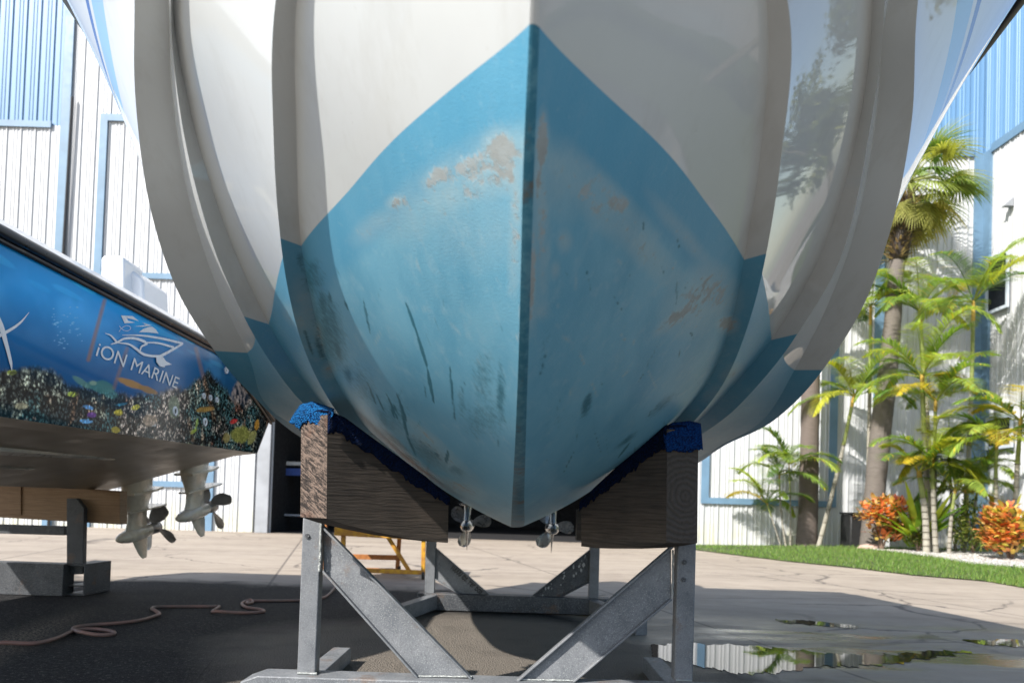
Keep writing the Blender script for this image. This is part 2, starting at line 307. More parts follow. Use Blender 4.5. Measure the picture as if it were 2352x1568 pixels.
LINES={
 'kl':dict(z=K_Z, L=[(1218,-40),(1218,0),(1215,100),(1210,200),(1203,350),(1198,500),(1195,700),(1190,850),(1184,1000),(1179,1100),(1176,1150),(1174,1200)], fbl=0),
 'kr':dict(z=[(a,b+.006) for a,b in K_Z], L=[(1243,-40),(1242,0),(1240,45),(1234,200),(1228,350),(1222,500),(1218,700),(1212,850),(1208,1000),(1205,1100),(1204,1150),(1205,1200)], fbl=0),
 's2':dict(z=[(1.0,2.22),(1.2,2.19),(1.4,2.07),(1.6,1.95),(1.9,1.79),(2.2,1.65),(2.6,1.52),(3.0,1.42),(3.6,1.29),(4.5,1.22),(6,1.16),(7.2,1.13)],
   X=[(1.0,.12),(1.2,.30),(1.4,.42),(1.6,.51)],XE=.79,
   Lo=[(634,-10),(633,0),(628,150),(628,300),(632,450),(640,522),(652,600),(668,700),(690,780),(727,870),(765,945)],
   Li=[(683,-10),(682,0),(677,250),(688,500),(689,568),(705,650),(725,750),(752,840),(790,945)],
   Ro=[(1815,-10),(1815,0),(1812,150),(1800,300),(1785,450),(1762,570),(1750,640),(1722,740),(1682,840),(1642,920),(1605,972)],
   Ri=[(1762,-10),(1762,0),(1758,200),(1745,400),(1728,520),(1712,590),(1700,680),(1670,790),(1630,880),(1592,950)]),
 's1':dict(z=[(1.0,2.42),(1.2,2.42),(1.5,2.33),(1.9,2.14),(2.2,2.0),(2.6,1.78),(3.0,1.61),(3.6,1.44),(4.5,1.34),(6,1.26),(7.2,1.22)],
   X=[(1.0,.2),(1.2,.42),(1.5,.67)],XE=1.05,
   Lo=[(391,-10),(392,10),(405,167),(413,253),(430,350),(447,433),(473,522),(567,742),(640,860)],
   Li=[(394,-10),(395,10),(413,133),(433,267),(460,367),(483,450),(507,522),(608,748),(672,860)],
   Ro=[(2030,-10),(2030,0),(2030,117),(1985,367),(1961,522),(1938,579),(1901,649),(1858,722),(1818,789),(1700,930)],
   Ri=[(2005,-10),(2005,0),(2001,100),(1988,233),(1961,367),(1921,522),(1901,570),(1868,635),(1821,722),(1775,795),(1665,920)]),
 'ch':dict(z=[(1.0,2.62),(1.3,2.62),(1.6,2.54),(1.9,2.42),(2.15,2.305),(2.45,2.18),(2.85,1.95),(3.2,1.76),(3.58,1.58),(4.2,1.43),(5,1.35),(6,1.29),(7.2,1.25)],
   X=[(1.0,.3),(1.3,.6),(1.6,.83),(1.9,.98)],XE=1.42,
   Lo=[(309,-10),(308,0),(306,150),(318,330),(345,480),(400,650),(440,740),(510,828),(570,900),(665,987)],
   Li=[(384,-10),(385,0),(388,150),(402,300),(430,450),(470,600),(540,760),(577,830),(640,915)],
   Ro=[(2105,-10),(2105,0),(2104,150),(2095,270),(2080,390),(2048,522),(2015,622),(1968,735),(1918,815),(1871,872),(1800,950),(1718,1002),(1608,1043)],
   Ri=[(2033,-10),(2032,0),(2033,150),(2014,267),(1994,400),(1968,522),(1940,605),(1903,699),(1870,775),(1815,869),(1740,945)]),
}
SHEER_Z=[(.3,3.26),(1,3.2),(2,3.1),(3.2,2.98),(4.2,2.84),(6,2.6),(7.2,2.5)]
SHEER_X=[(.3,.03),(.6,.55),(1,1.0),(1.5,1.42),(2,1.68),(2.6,1.84),(3.2,1.90),(4.2,1.93),(6,1.9),(7.2,1.82)]
Ys=np.unique(np.concatenate([np.linspace(.3,1.1,14),np.linspace(1.1,2.4,120),np.linspace(2.4,3.8,100),np.linspace(3.8,7.2,50)]))
def zline(k,q): return hermite(*zip(*LINES[k]['z']),q)
kz=zline('kl',Ys)
def xkeel(k):
    ys=[1.25,1.4,1.6,1.8,2.0,2.3,2.7,3.2,3.8,4.5]; xs=[trace_x(LINES[k]['L'],Y,float(zline(k,np.array([Y]))[0]),None) for Y in ys]
    ok=[(a,b) for a,b in zip(ys,xs) if b is not None]; base=-.005 if k=='kl' else .02
    ok=[(.3,base+.005),(1.0,ok[0][1])]+ok+[(7.2,ok[-1][1])]; return hermite(*zip(*ok),Ys)
XKL,XKR=xkeel('kl'),xkeel('kr')
CY=hermite([.3,1.25,2,3.5,7.2],[0.0,.025,.02,.0,-.02],Ys)          # slight yaw of the boat
def xline(k,side,io):
    d=LINES[k]; sg=-1 if side=='L' else 1; pts=[]
    for Y,z in d['z']:
        fb=dict(d['X']).get(Y)
        if fb is not None and Y<1.6: pts.append((Y,sg*fb*(.93 if io=='i' else 1))); continue
        x=trace_x(d[side+io],Y,z,None)
        if x is None:
            if fb is not None: x=sg*fb*(.95 if io=='i' else 1)
            elif Y<3.3: continue
            else: x=sg*(d['XE']-(.07 if io=='i' else 0))
        pts.append((Y,x))
    return hermite(*zip(*pts),np.maximum(Ys,1.0))
def section_lines(side):
    sg=-1 if side=='L' else 1; out=[]
    sz=hermite(*zip(*SHEER_Z),Ys); sx=sg*hermite(*zip(*SHEER_X),Ys)*(1.0 if side=='L' else 1.03)
    xk=XKL if side=='L' else XKR; zk=kz if side=='L' else kz+.006
    fwd=np.clip((1.0-Ys)/.7,0,1)
    def fix(x,z,fr):
        # forward of Y=1 the lines run together into the flare between stem and sheer
        zt=zk+(sz-zk)*fr; xt=xk+(sx-xk)*fr*.9; a=np.clip((1.15-Ys)/.5,0,1); a=a*a*(3-2*a)
        return x*(1-a)+xt*a, z*(1-a)+zt*a
    P={'k':(xk,zk),'sh':(sx,sz)}
    for k,fr in (('s2',.22),('s1',.42),('ch',.6)):
        zo=zline(k,np.maximum(Ys,1.0)); xo=xline(k,side,'o'); xi=xline(k,side,'i')
        if k=='s1': xi=np.where(np.abs(xi)>np.abs(xo)-.004,xo-sg*.004,xi)
        P[k+'o']=fix(xo,zo,fr); P[k+'i']=fix(xi,zo+{'s2':.018,'s1':.03,'ch':.006}[k],fr-.015)
        P[k+'u']=fix(xo-sg*.006,zo+.028,fr+.012)
    return P
def lerp(a,b,n,bulge=0,sg=1,end=False):
    r_=[]
    for i in range(n+(1 if end else 0)):
        t=i/n; r_.append((a[0]*(1-t)+b[0]*t+sg*bulge*.5*math.sin(math.pi*t),a[1]*(1-t)+b[1]*t-bulge*math.sin(math.pi*t)))
    return r_
verts=[];faces=[];ATT={'wl':[],'ts':[],'ks':[]}
def sweep(cols, ts=None, ks=0, flip=False):
    n0=len(verts); nc=len(cols); ny=len(Ys)
    for j,(x,z) in enumerate(cols):
        for i in range(ny):
            verts.append((x[i],Ys[i],z[i])); ATT['wl'].append(z[i]-(1.762-.05*Ys[i])); ATT['ts'].append(ts[j] if ts else 0); ATT['ks'].append(ks)
    for j in range(nc-1):
        for i in range(ny-1):
            q=(n0+j*ny+i,n0+(j+1)*ny+i,n0+(j+1)*ny+i+1,n0+j*ny+i+1); faces.append(q[::-1] if flip else q)
PL,PR=section_lines('L'),section_lines('R')
for side,P in (('L',PL),('R',PR)):
    sg=-1 if side=='L' else 1; fl=side=='L'
    bl=hermite([.3,1.22,1.36,1.5,1.9,2.2,3,7.2],[0,0,.011,.013,.009,.016,.03,.01],Ys)
    sweep(lerp(P['k'],P['s2i'],110,0,sg,True) if False else [(P['k'][0]*(1-t)+P['s2i'][0]*t+sg*bl*.4*math.sin(math.pi*t),P['k'][1]*(1-t)+P['s2i'][1]*t-bl*math.sin(math.pi*t)) for t in np.linspace(0,1,111)],flip=fl)
    sweep(lerp(P['s2i'],P['s2o'],6,0,sg,True),flip=fl)
    sweep([P['s2o'],P['s2u']],flip=fl)
    sweep(lerp(P['s2u'],P['s1i'],24,-.006,sg,True),flip=fl)
    sweep(lerp(P['s1i'],P['s1o'],4,0,sg,True),flip=fl)
    sweep([P['s1o'],P['s1u']],flip=fl)
    sweep(lerp(P['s1u'],P['chi'],8,0,sg,True),flip=fl)
    sweep(lerp(P['chi'],P['cho'],6,0,sg,True),flip=fl)
    sweep([P['cho'],P['chu']],flip=fl)
    a,b=P['chu'],P['sh']; ts=np.linspace(0,1,40)
    sweep([(a[0]+(b[0]-a[0])*(t**1.25),a[1]+(b[1]-a[1])*t) for t in ts],ts=list(np.maximum(ts,.001)),flip=fl)
sweep([(PL['k'][0]*(1-t)+PR['k'][0]*t, PL['k'][1]*(1-t)+PR['k'][1]*t-.004*math.sin(math.pi*t)) for t in (0,.3,.7,1)],ks=1)
# transom
tv=[]
for k in ('sh','chu','cho','chi','s1u','s1o','s1i','s2u','s2o','s2i','k'): tv.append((PL[k][0][-1],7.2,PL[k][1][-1]))
for k in ('k','s2i','s2o','s2u','s1i','s1o','s1u','chi','cho','chu','sh'): tv.append((PR[k][0][-1],7.2,PR[k][1][-1]))
n0=len(verts); verts+=tv; faces.append(tuple(range(n0,n0+len(tv))))
for p in tv: ATT['wl'].append(p[2]-(1.762-.05*7.2)); ATT['ts'].append(0); ATT['ks'].append(0)
V=np.array(verts); px,py=proj(V)
bare=np.zeros(len(V)); dark=np.zeros(len(V))
def ell(x,y,a,b,rot,s,soft=1.0):
    c,sn=math.cos(R(rot)),math.sin(R(rot)); dx,dy=px-x,py-y; u=(dx*c+dy*sn)/a; v=(-dx*sn+dy*c)/b
    return s*np.clip(1.25-soft*np.sqrt(u*u+v*v),0,1)
def seg(x0,y0,x1,y1,wd,s):
    dx,dy=x1-x0,y1-y0; L2=dx*dx+dy*dy; t=np.clip(((px-x0)*dx+(py-y0)*dy)/L2,0,1)
    d=np.hypot(px-x0-t*dx,py-y0-t*dy); return s*np.clip(1.3-d/(wd*.5*(.25+.75*np.sin(math.pi*np.clip(t,.08,.92)))),0,1)
for e in [(1060,420,200,70,-33,.34),(1120,400,150,60,-33,.50),(1000,450,130,40,-28,.32),(1100,520,110,90,0,.16),(1340,440,170,42,45,.40),(1470,560,130,34,48,.36),(1600,690,90,60,-45,.45),(860,520,60,26,-35,.3),(1290,420,60,90,0,.26),(1180,560,16,110,0,.4),(1245,520,18,160,0,.5),(700,700,26,60,-12,.3),(1000,1040,120,22,36,.4),(1150,345,48,50,-35,.95),(1170,400,30,50,0,.6),(1085,375,55,22,-33,.85),(1060,385,20,28,0,.8),(1005,405,50,20,-33,.9),(912,464,26,14,-20,.75),(1185,470,14,110,0,.5),(1100,400,130,34,-30,.35),(900,500,60,22,-30,.22),
          (1245,330,15,70,3,1.0),(1236,420,9,60,0,.7),(1219,640,11,115,0,1.0),(1228,600,6,160,0,.5),(1420,470,34,24,10,.6),(1395,440,150,26,46,.38),(1330,390,60,30,40,.3),(1570,540,120,18,50,.28),(1565,720,72,18,-38,.75),(1640,670,52,70,-30,.5),(1672,745,26,22,0,.85),(1620,640,22,16,0,.5),(1296,552,18,26,0,.45),(1275,620,12,20,0,.35),(1240,715,24,20,0,.35),(1222,140,6,10,0,.7),(665,720,14,26,-15,.35),(735,775,10,40,-10,.55),(755,850,16,20,0,.5),(690,740,16,26,0,.35),(980,1000,60,12,38,.4),(1060,1120,60,16,20,.5),(1680,860,30,20,-40,.35),(1640,905,30,16,-45,.3)]:
    bare=np.maximum(bare,ell(*e))
for e in [(720,640,34,60,-8,.35),(760,760,40,110,-14,.45),(830,880,40,90,-30,.3),(900,960,60,60,-35,.28),(980,1040,80,30,38,.38),(1110,960,70,60,0,.3),(742,700,16,50,-8,.5),(762,720,12,60,-12,.45),(775,800,14,46,-15,.55),(800,860,14,30,-20,.5),(735,800,10,40,-15,.5),(1110,870,34,90,0,.30),(1150,910,14,100,0,.42),(1130,960,50,30,20,.30),(1060,930,14,60,-5,.3),(1347,930,12,36,18,.6),(1250,800,18,90,5,.16),(1050,1080,30,14,20,.35),(880,960,16,40,-25,.35),(905,1010,60,10,42,.5),(940,1050,40,12,35,.4),(1520,930,60,14,-42,.35),(1440,1010,40,8,-38,.45),(720,620,22,36,0,.4),(690,600,14,28,0,.35),(1290,960,60,40,-30,.15)]:
    dark=np.maximum(dark,ell(*e))
for s_ in [(933,697,958,765,7,.95),(956,760,982,845,8,.95),(980,840,996,922,8,.95),(1032,828,1044,960,7,.6),(756,672,760,700,8,.6),(790,688,800,712,7,.6),(826,755,858,768,4,0),(835,690,850,765,9,.5),(845,880,862,925,5,.8),(862,900,884,948,4,.7),(888,905,915,965,5,.8),(912,905,935,970,6,.85),(922,940,938,1010,6,.85),(935,1000,955,1045,6,.8),(898,935,906,958,6,.75),(905,930,912,948,5,.7),(1030,1035,1024,1062,8,.8),(1000,1040,1006,1048,8,.6),(1476,500,1480,545,4,.7),(1555,540,1562,580,4,.6),(1556,645,1552,700,5,.6),(1420,1050,1448,1015,5,.8),(1585,760,1592,775,6,.6),(700,760,722,830,5,.5),(960,1075,1000,1095,5,.5)]:
    dark=np.maximum(dark,seg(*s_))
rs_=random.Random(3)
for k in range(46):      # thin random scratches and scuffs, most of them low down
    x=rs_.choice((rs_.uniform(760,1160),rs_.uniform(1240,1640))); y=rs_.uniform(600,1060); a_=R(rs_.uniform(55,125)); L_=rs_.uniform(12,60)
    dark=np.maximum(dark,seg(x,y,x+L_*math.cos(a_),y+L_*math.sin(a_),rs_.uniform(3,5),rs_.uniform(.25,.55)))
for k in range(30):
    x=rs_.uniform(820,1600); y=rs_.uniform(420,900); a_=R(rs_.uniform(40,140)); L_=rs_.uniform(10,45)
    bare=np.maximum(bare,seg(x,y,x+L_*math.cos(a_),y+L_*math.sin(a_),rs_.uniform(3,6),rs_.uniform(.3,.6)))
front=(np.array(ATT['ts'])==0)&(V[:,1]<4.6)
ATT['bare']=bare*front; ATT['dark']=dark*front
def m_hull():
    m=N('hull_gelcoat_and_bottom_paint',.2); wl,ts,ks,ba,dk=[m.attr(k) for k in ('wl','ts','ks','bare','dark')]
    blue=m.ramp(wl,-.0008,.0008,1,0)
    n1=m.noise(2.2,5,.6); n2=m.noise(34,5,.7); n3=m.noise(11,5,.65); str_=m.noise(9,5,.6,stretch=(1,.25,.25)); fine=m.noise(420,2,.6)
    gel=m.mix(m.ramp(n1,.4,.7,0,.6),(.615,.645,.65),(.565,.585,.585))
    # topside stripes
    def band(a,b): return m.math('MULTIPLY',m.math('GREATER_THAN',ts,a),m.math('LESS_THAN',ts,b))
    gel=m.mix(m.math('MULTIPLY',m.math('GREATER_THAN',ts,.0005),.6),gel,(.70,.72,.74))
    gel=m.mix(band(.27,.37),gel,(.28,.50,.75)); gel=m.mix(band(.395,.425),gel,(.05,.12,.4)); gel=m.mix(band(.78,.94),gel,(.22,.42,.70))
    gel=m.mix(m.ramp(m.noise(3,6,.7,stretch=(2.5,1,.35)),.52,.70,0,.28),gel,(.42,.42,.39)); gel=m.mix(m.ramp(m.noise(26,5,.8),.66,.72,0,.3),gel,(.40,.39,.36))
    bl=m.mix(m.ramp(n1,.38,.68),(.155,.41,.57),(.205,.46,.60)); bl=m.mix(m.ramp(str_,.46,.70,0,.65),bl,(.10,.33,.49)); bl=m.mix(m.ramp(m.noise(16,5,.75,stretch=(1.6,1,.22)),.52,.70,0,.5),bl,(.30,.50,.60)); bl=m.mix(m.math('MULTIPLY',m.ramp(m.math('ADD',wl,m.math('MULTIPLY',m.math('SUBTRACT',n3,.5),.02)),-.115,-.09),.6),bl,(.09,.33,.52)); bl=m.mix(m.ramp(n2,.6,.72,0,.22),bl,(.36,.55,.61))
    bf=m.ramp(m.math('ADD',ba,m.math('MULTIPLY',m.math('SUBTRACT',n2,.5),2.2)),.40,.60)
    bf=m.math('MULTIPLY',bf,m.ramp(ba,.03,.45)); hz=m.math('MULTIPLY',m.math('POWER',ba,.7),m.ramp(n3,.3,.6,.55,1))
    tan=m.mix(m.ramp(n3,.4,.65),(.38,.41,.41),(.31,.315,.30))
    bl=m.mix(hz,bl,(.40,.52,.55)); bl=m.mix(m.math('MULTIPLY',bf,.85),bl,tan)
    df=m.ramp(m.math('ADD',dk,m.math('MULTIPLY',m.math('SUBTRACT',m.noise(60,5,.75,stretch=(1,1,.2)),.5),.9)),.16,.5); df=m.math('MULTIPLY',df,m.ramp(dk,.02,.12))
    bl=m.mix(m.math('MULTIPLY',df,.85),bl,(.03,.14,.19))
    kst=m.mix(m.ramp(n2,.45,.6),(.05,.20,.30),(.10,.28,.38)); kst=m.mix(m.ramp(n3,.56,.66),kst,(.14,.145,.135))
    bl=m.mix(m.math('MULTIPLY',ks,m.ramp(n1,.2,.5,.7,1)),bl,kst)
    chip=m.math('MULTIPLY',m.ramp(m.noise(85,4,.85),.685,.70),m.ramp(n1,.45,.6)); bl=m.mix(m.math('MULTIPLY',chip,.7),bl,(.45,.52,.53)); chip2=m.ramp(m.noise(64,4,.85,stretch=(1,1,.6)),.705,.715); bl=m.mix(m.math('MULTIPLY',chip2,.7),bl,(.04,.16,.22))
    m.color(m.mix(blue,gel,bl))
    m.l(m.ramp(blue,0,1,.5,.22),m.b.inputs['Specular IOR Level'])
    m.rough(m.mix(blue,(.035,.035,.035),m.mix(bf,(.36,.36,.36),(.6,.6,.6))))
    x=m.n('ShaderNodeBump'); x.inputs['Distance'].default_value=.0016; m.l(m.math('MULTIPLY',blue,.36),x.inputs['Strength'])
    m.l(m.math('ADD',m.noise(190,3,.6),m.math('MULTIPLY',bf,-.6)),x.inputs['Height'])
    y_=m.n('ShaderNodeBump'); y_.inputs['Distance'].default_value=.02; y_.inputs['Strength'].default_value=.018; m.l(m.noise(4,2),y_.inputs['Height']); m.l(x.outputs[0],y_.inputs['Normal'])
    m.l(y_.outputs[0],m.b.inputs['Normal'])
    return m.m
boat=thing('motor_boat','big white motor boat with worn light blue bottom paint seen bow on','boat',(0,3.6,0))
hm=MB(); hm.v=[tuple(map(float,p)) for p in verts]; hm.f=faces; hm.m=[0]*len(faces); hm.c=[]
hull=part('hull',hm,m_hull(),boat,angle=24,attrs=ATT,recalc=False)
mb=MB(); mb.tube([(PL['sh'][0][i],Ys[i],PL['sh'][1][i]+.01) for i in range(len(Ys)-1,-1,-6)]+[(PR['sh'][0][i],Ys[i],PR['sh'][1][i]+.01) for i in range(0,len(Ys),6)],.045,8)
part('rub_rail',mb,BLACK,boat,angle=60)
mb=MB(); idx=list(range(0,len(Ys),8))
for a,b in zip(idx[:-1],idx[1:]):
    mb.add([(PL['sh'][0][a],Ys[a],PL['sh'][1][a]+.03),(PR['sh'][0][a],Ys[a],PR['sh'][1][a]+.03),(PR['sh'][0][b],Ys[b],PR['sh'][1][b]+.03),(PL['sh'][0][b],Ys[b],PL['sh'][1][b]+.03)],[(0,1,2,3)])
part('deck',mb,WHITE,boat,angle=30)

# ---------------------------------------------------------------- outboards
def blade(mb,r0,Rr,th0,pitch=.36,ch=.155,yc=.19,skew=.15,mi=0):
    nu,nv=10,9
    for sgn in (1,):
        g1=[];g2=[]
        for i in range(nu):
            u=i/(nu-1); r=r0+(Rr-r0)*u; c=ch*math.sqrt(max(0.0,1-abs(2*u-1.04)**2.6))*(.55+.55*u)+.012*(1-u); be=math.atan2(pitch,2*math.pi*max(r,.05)*.85)
            for j in range(nv):
                s=(j/(nv-1)-.5); th=th0+skew*u+s*c*math.cos(be)/r; yy=yc+s*c*math.sin(be)*1.4+.02*u+.018*(1-(2*s)**2)
                tk=.006*(1-.7*u)*(1-(2*s)**2)+.0012
                g1.append((r*math.sin(th),yy+tk,r*math.cos(th))); g2.append((r*math.sin(th),yy-tk,r*math.cos(th)))
        n=nu*nv; f=[]
        for i in range(nu-1):
            for j in range(nv-1):
                a=i*nv+j; f+= [(a,a+1,a+nv+1,a+nv),(n+a,n+a+nv,n+a+nv+1,n+a+1)]
            f+=[(i*nv,(i+1)*nv,n+(i+1)*nv,n+i*nv),(i*nv+nv-1,n+i*nv+nv-1,n+(i+1)*nv+nv-1,(i+1)*nv+nv-1)]
        f+=[(j+1,j,n+j,n+j+1) for j in range(nv-1)]+[((nu-1)*nv+j,(nu-1)*nv+j+1,n+(nu-1)*nv+j+1,n+(nu-1)*nv+j) for j in range(nv-1)]
        mb.add(g1+g2,f,mi)
def airfoil(z,y0,y1,t,n=16,sh=0):
    out=[]
    for k in range(n):
        a=2*math.pi*k/n; cc=(1-math.cos(a))/2; yy=y0+(y1-y0)*cc; th=t*math.sin(a)*(1-.45*cc)*1.15; out.append((th,yy+sh,z))
    return out
def outboard(parent,loc,rotz,tilt,scale,m_leg,m_prop,nb,ph):
    Mx=Matrix.Translation(loc)@Matrix.Rotation(R(rotz),4,'Z')@Matrix.Rotation(R(tilt),4,'X')@Matrix.Scale(scale,4)
    fx=lambda p: Mx@Vector(p)
    leg=MB()
    prof=[(-.34,.003),(-.32,.022),(-.27,.043),(-.18,.060),(-.05,.066),(.08,.062),(.13,.052)]
    leg.rings([[(r*math.cos(2*math.pi*k/20),y,r*math.sin(2*math.pi*k/20)) for k in range(20)] for y,r in prof])
    leg.rings([airfoil(z,a,b,t) for z,a,b,t in [(.0,-.24,.12,.045),(.06,-.20,.11,.036),(.12,-.17,.11,.034),(.19,-.15,.12,.042),(.25,-.16,.15,.060),(.34,-.18,.20,.085),(.55,-.2,.24,.10),(.85,-.2,.26,.115)]])
    leg.rings([airfoil(z,a,b,t,12) for z,a,b,t in [(-.03,-.13,.10,.020),(-.10,-.10,.10,.012),(-.20,-.04,.085,.006),(-.245,.01,.075,.003)]])
    leg.prism([(-.05,-.2,.20),(.05,-.2,.20),(.10,.05,.205),(.11,.22,.205),(.05,.36,.19),(-.05,.36,.19),(-.11,.22,.205),(-.10,.05,.205)],(0,0,.014))
    leg.prism([(-.09,-.18,.36),(.09,-.18,.36),(.12,.1,.36),(.08,.27,.36),(-.08,.27,.36),(-.12,.1,.36)],(0,0,.02))
    cow=MB(); cow.rings([[(sx*w_*(1+.12*abs(math.cos(a))),.03+l_*math.sin(a),z) for a in [2*math.pi*k/20 for k in range(20)] for sx in (math.cos(a),)] for z,w_,l_ in [(.85,.13,.26),(.95,.17,.33),(1.2,.19,.37),(1.4,.17,.33),(1.47,.08,.2)]])
    ob=thing_part('outboard_motor',leg.xform(fx),m_leg,parent)
    part('cowling',cow.xform(fx),m_leg,ob)
    pr=MB(); pr.rings([[(r*math.cos(2*math.pi*k/18),y,r*math.sin(2*math.pi*k/18)) for k in range(18)] for y,r in [(.13,.048),(.15,.054),(.25,.057),(.27,.05),(.275,.03),(.30,.026),(.31,.01)]])
    for b in range(nb): blade(pr,.045,.23,R(ph)+2*math.pi*b/nb)
    part('propeller',pr.xform(fx),m_prop,ob,angle=50)
    return ob
def thing_part(name,mb,m_,parent): return part(name,mb,m_,parent,angle=50)
GEAR=simple('dark_gearcase_paint',(.10,.115,.12),.2,.35,.12,8,coat=.5)
for (x,y,ph) in ((1074,1206,-52),(1268,1212,-38)):
    p=W(x,y,7.72); outboard(boat,Vector(p),0,0,1.0,GEAR,STAIN,3,ph)

# ---------------------------------------------------------------- front stand and timber blocks
def channel(mb,a,b,wd,dp,th,nrm,mi=0):
    # C channel with its open side towards nrm: web + two flanges
    a=Vector(a);b=Vector(b);t=(b-a).normalized();n=Vector(nrm).normalized();s=t.cross(n).normalized()
    mb.beam(a-n*(dp-th/2),b-n*(dp-th/2),wd,th,up=n,mi=mi)
    for sg in (1,-1): mb.beam(a+s*sg*(wd/2-th/2)-n*(dp/2),b+s*sg*(wd/2-th/2)-n*(dp/2),th,dp-.002,up=n,mi=mi)
def square_tube(mb,a,b,w_,ax=(0,1,0),d_=None): mb.beam(a,b,d_ or w_,w_,up=ax)
YF=3.55
st=thing('boat_stand','near galvanised steel boat stand with V braces under the big boat bow','boat stand',(0,YF,0),'boat stands under the big boat')
def post(parent,xt,yt,xb,yb,Y,w_,d_,m_=GALV):
    a=W(xt,yt,Y); b=W(xb,yb,Y); mb=MB(); X=(a[0]+b[0])/2
    mb.box((X-w_/2,Y,b[2]),(X+w_/2,Y+d_,a[2])); return part('post',mb,m_,parent,bevel=.006)
post(st,714,1188,706,1547,YF,.084,.075); post(st,1578,1243,1570,1563,YF,.084,.075)
def brace(parent,pts,Y,dp=.05,m_=GALV,lip=.010):
    # pts: inner/outer corner pixels of a flat C channel brace, clockwise
    P=[W(x,y,Y) for x,y in pts]; mb=MB(); mb.prism([(p[0],Y+.012,p[2]) for p in P],(0,.012,0))
    for (i,j) in ((0,1),(3,2)):
        a,b=Vector((P[i][0],Y,P[i][2])),Vector((P[j][0],Y,P[j][2])); o_=Vector((P[3-i][0],Y,P[3-i][2]))
        s=(o_-a); d=(b-a).normalized(); s=(s-d*s.dot(d)).normalized()
        mb.prism([a-Vector((0,dp-.03,0)),b-Vector((0,dp-.03,0)),b-Vector((0,dp-.03,0))+s*lip,a-Vector((0,dp-.03,0))+s*lip],(0,dp-.002,0))
    return part('brace',mb,m_,parent,bevel=.003)
brace(st,[(741,1205),(1085,1556),(958,1556),(741,1312)],YF+.02)
brace(st,[(1543,1252),(1185,1562),(1318,1566),(1543,1376)],YF+.02)
# base cross tube
zb=W(700,1548,YF)[2]; a=W(600,1547,YF); l=W(560,1561,YF); r=W(1760,1570,YF)
mb=MB(); mb.prism([(a[0],YF-.055,zb),(r[0],YF-.055,zb),(r[0],YF-.055,.004),(l[0],YF-.055,.004),(l[0],YF-.055,zb-.03)],(0,.16,0))
part('base_beam',mb,GALV,st,bevel=.006)
for sx in (-.93,.82):
    mb=MB(); mb.box((sx-.05,YF+.106,.005),(sx+.05,YF+.9,.09)); part('base_runner',mb,GALV,st,bevel=.005)
# weld beads
for (x0,y0,x1,y1) in ((738,1196,734,1312),):
    a=W(x0,y0,YF-.004);b=W(x1,y1,YF-.004); mb=MB(); n=26
    mb.tube([Vector(a).lerp(Vector(b),k/n)+Vector((random.uniform(-.002,.002),0,0)) for k in range(n+1)],[.006+.0012*math.sin(k*1.1)+random.uniform(0,.0015) for k in range(n+1)],8); part('weld_bead',mb,WELD,st,angle=80)
def bead(p0,p1,r_=.005):
    a,b=Vector(p0),Vector(p1); n=max(6,int((b-a).length/.012)); mb=MB(); mb.tube([a.lerp(b,k/n)+Vector((random.uniform(-.0015,.0015),0,random.uniform(-.001,.001))) for k in range(n+1)],[r_*random.uniform(.75,1.25) for k in range(n+1)],7); part('weld_bead',mb,WELD,st,angle=80)
for (x0,y0,x1,y1,Y) in ((962,1552,1083,1553,YF+.018),(1188,1559,1316,1562,YF+.018),(684,1545,728,1546,YF-.002),(1552,1561,1590,1562,YF-.002),(1546,1262,1545,1368,YF+.02)): bead(W(x0,y0,Y),W(x1,y1,Y))
for (x,y) in ((1572,1290),(1570,1330),(706,1230)):
    p=W(x,y,YF); mb=MB(); mb.rings([[(p[0]+r_*math.cos(math.pi*k/3),YF-d,p[2]+r_*math.sin(math.pi*k/3)) for k in range(6)] for d,r_ in ((-.002,.011),(.009,.011))]); part('bolt',mb,SHADEGALV,st,angle=30)
# timber blocks with carpet
def block(end_px, face_px, Ycorner, Yend, Yfar, name, label, wl_end, wl_face, carp_bright):
    # end_px: end face corners (outer top, inner top, inner bottom, outer bottom); face_px: top chain and bottom chain of the long face
    t=thing(name,label,'timber block',(W(*end_px[2],Ycorner)[0],Ycorner,W(*end_px[2],Ycorner)[2]),'timber blocks carrying the big boat')
    ex0,ex1=end_px[3][0],end_px[2][0]; top,bot=face_px; fx0,fx1=top[0][0],top[-1][0]
    def face_pt(x,y):
        s=(x-fx0)/(fx1-fx0); return W(x,y,Ycorner+(Yfar-Ycorner)*s)
    n=len(top); F_=[face_pt(*p) for p in top]; B_=[face_pt(*p) for p in bot]
    dv=np.array([W(*end_px[3],Yend)[0]-W(*end_px[2],Ycorner)[0],Yend-Ycorner,0])
    mb=MB(); v=F_+B_+[p+dv for p in F_]+[p+dv for p in B_]; f=[];mi=[]
    for i in range(n-1):
        f+=[(i,i+1,n+i+1,n+i)]; f+=[(2*n+i,3*n+i,3*n+i+1,2*n+i+1)]; f+=[(i,2*n+i,2*n+i+1,i+1)]; f+=[(n+i,n+i+1,3*n+i+1,3*n+i)]
    f+=[(n-1,2*n-1+0,0,0)] if False else []
    mb.add(v,f,0); mb.add([v[n-1],v[2*n-1],v[4*n-1],v[3*n-1]],[(0,1,2,3)],0); mb.add([v[0],v[n],v[3*n],v[2*n]],[(0,1,2,3)],wl_end)
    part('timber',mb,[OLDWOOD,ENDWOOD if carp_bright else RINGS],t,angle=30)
    return t,F_,B_,dv
LT=[(752,952),(790,968),(850,1012),(920,1062),(975,1102),(1030,1148)]; LBt=[(750,1190),(790,1203),(850,1218),(920,1232),(975,1240),(1029,1246)]
tl,Fl,Bl,dl=block([(692,958),(752,952),(750,1188),(690,1180)],(LT,LBt),3.25,3.35,3.66,'timber_block','weathered timber block under the left side of the bow, bright sawn end in the sun',1,0,True)
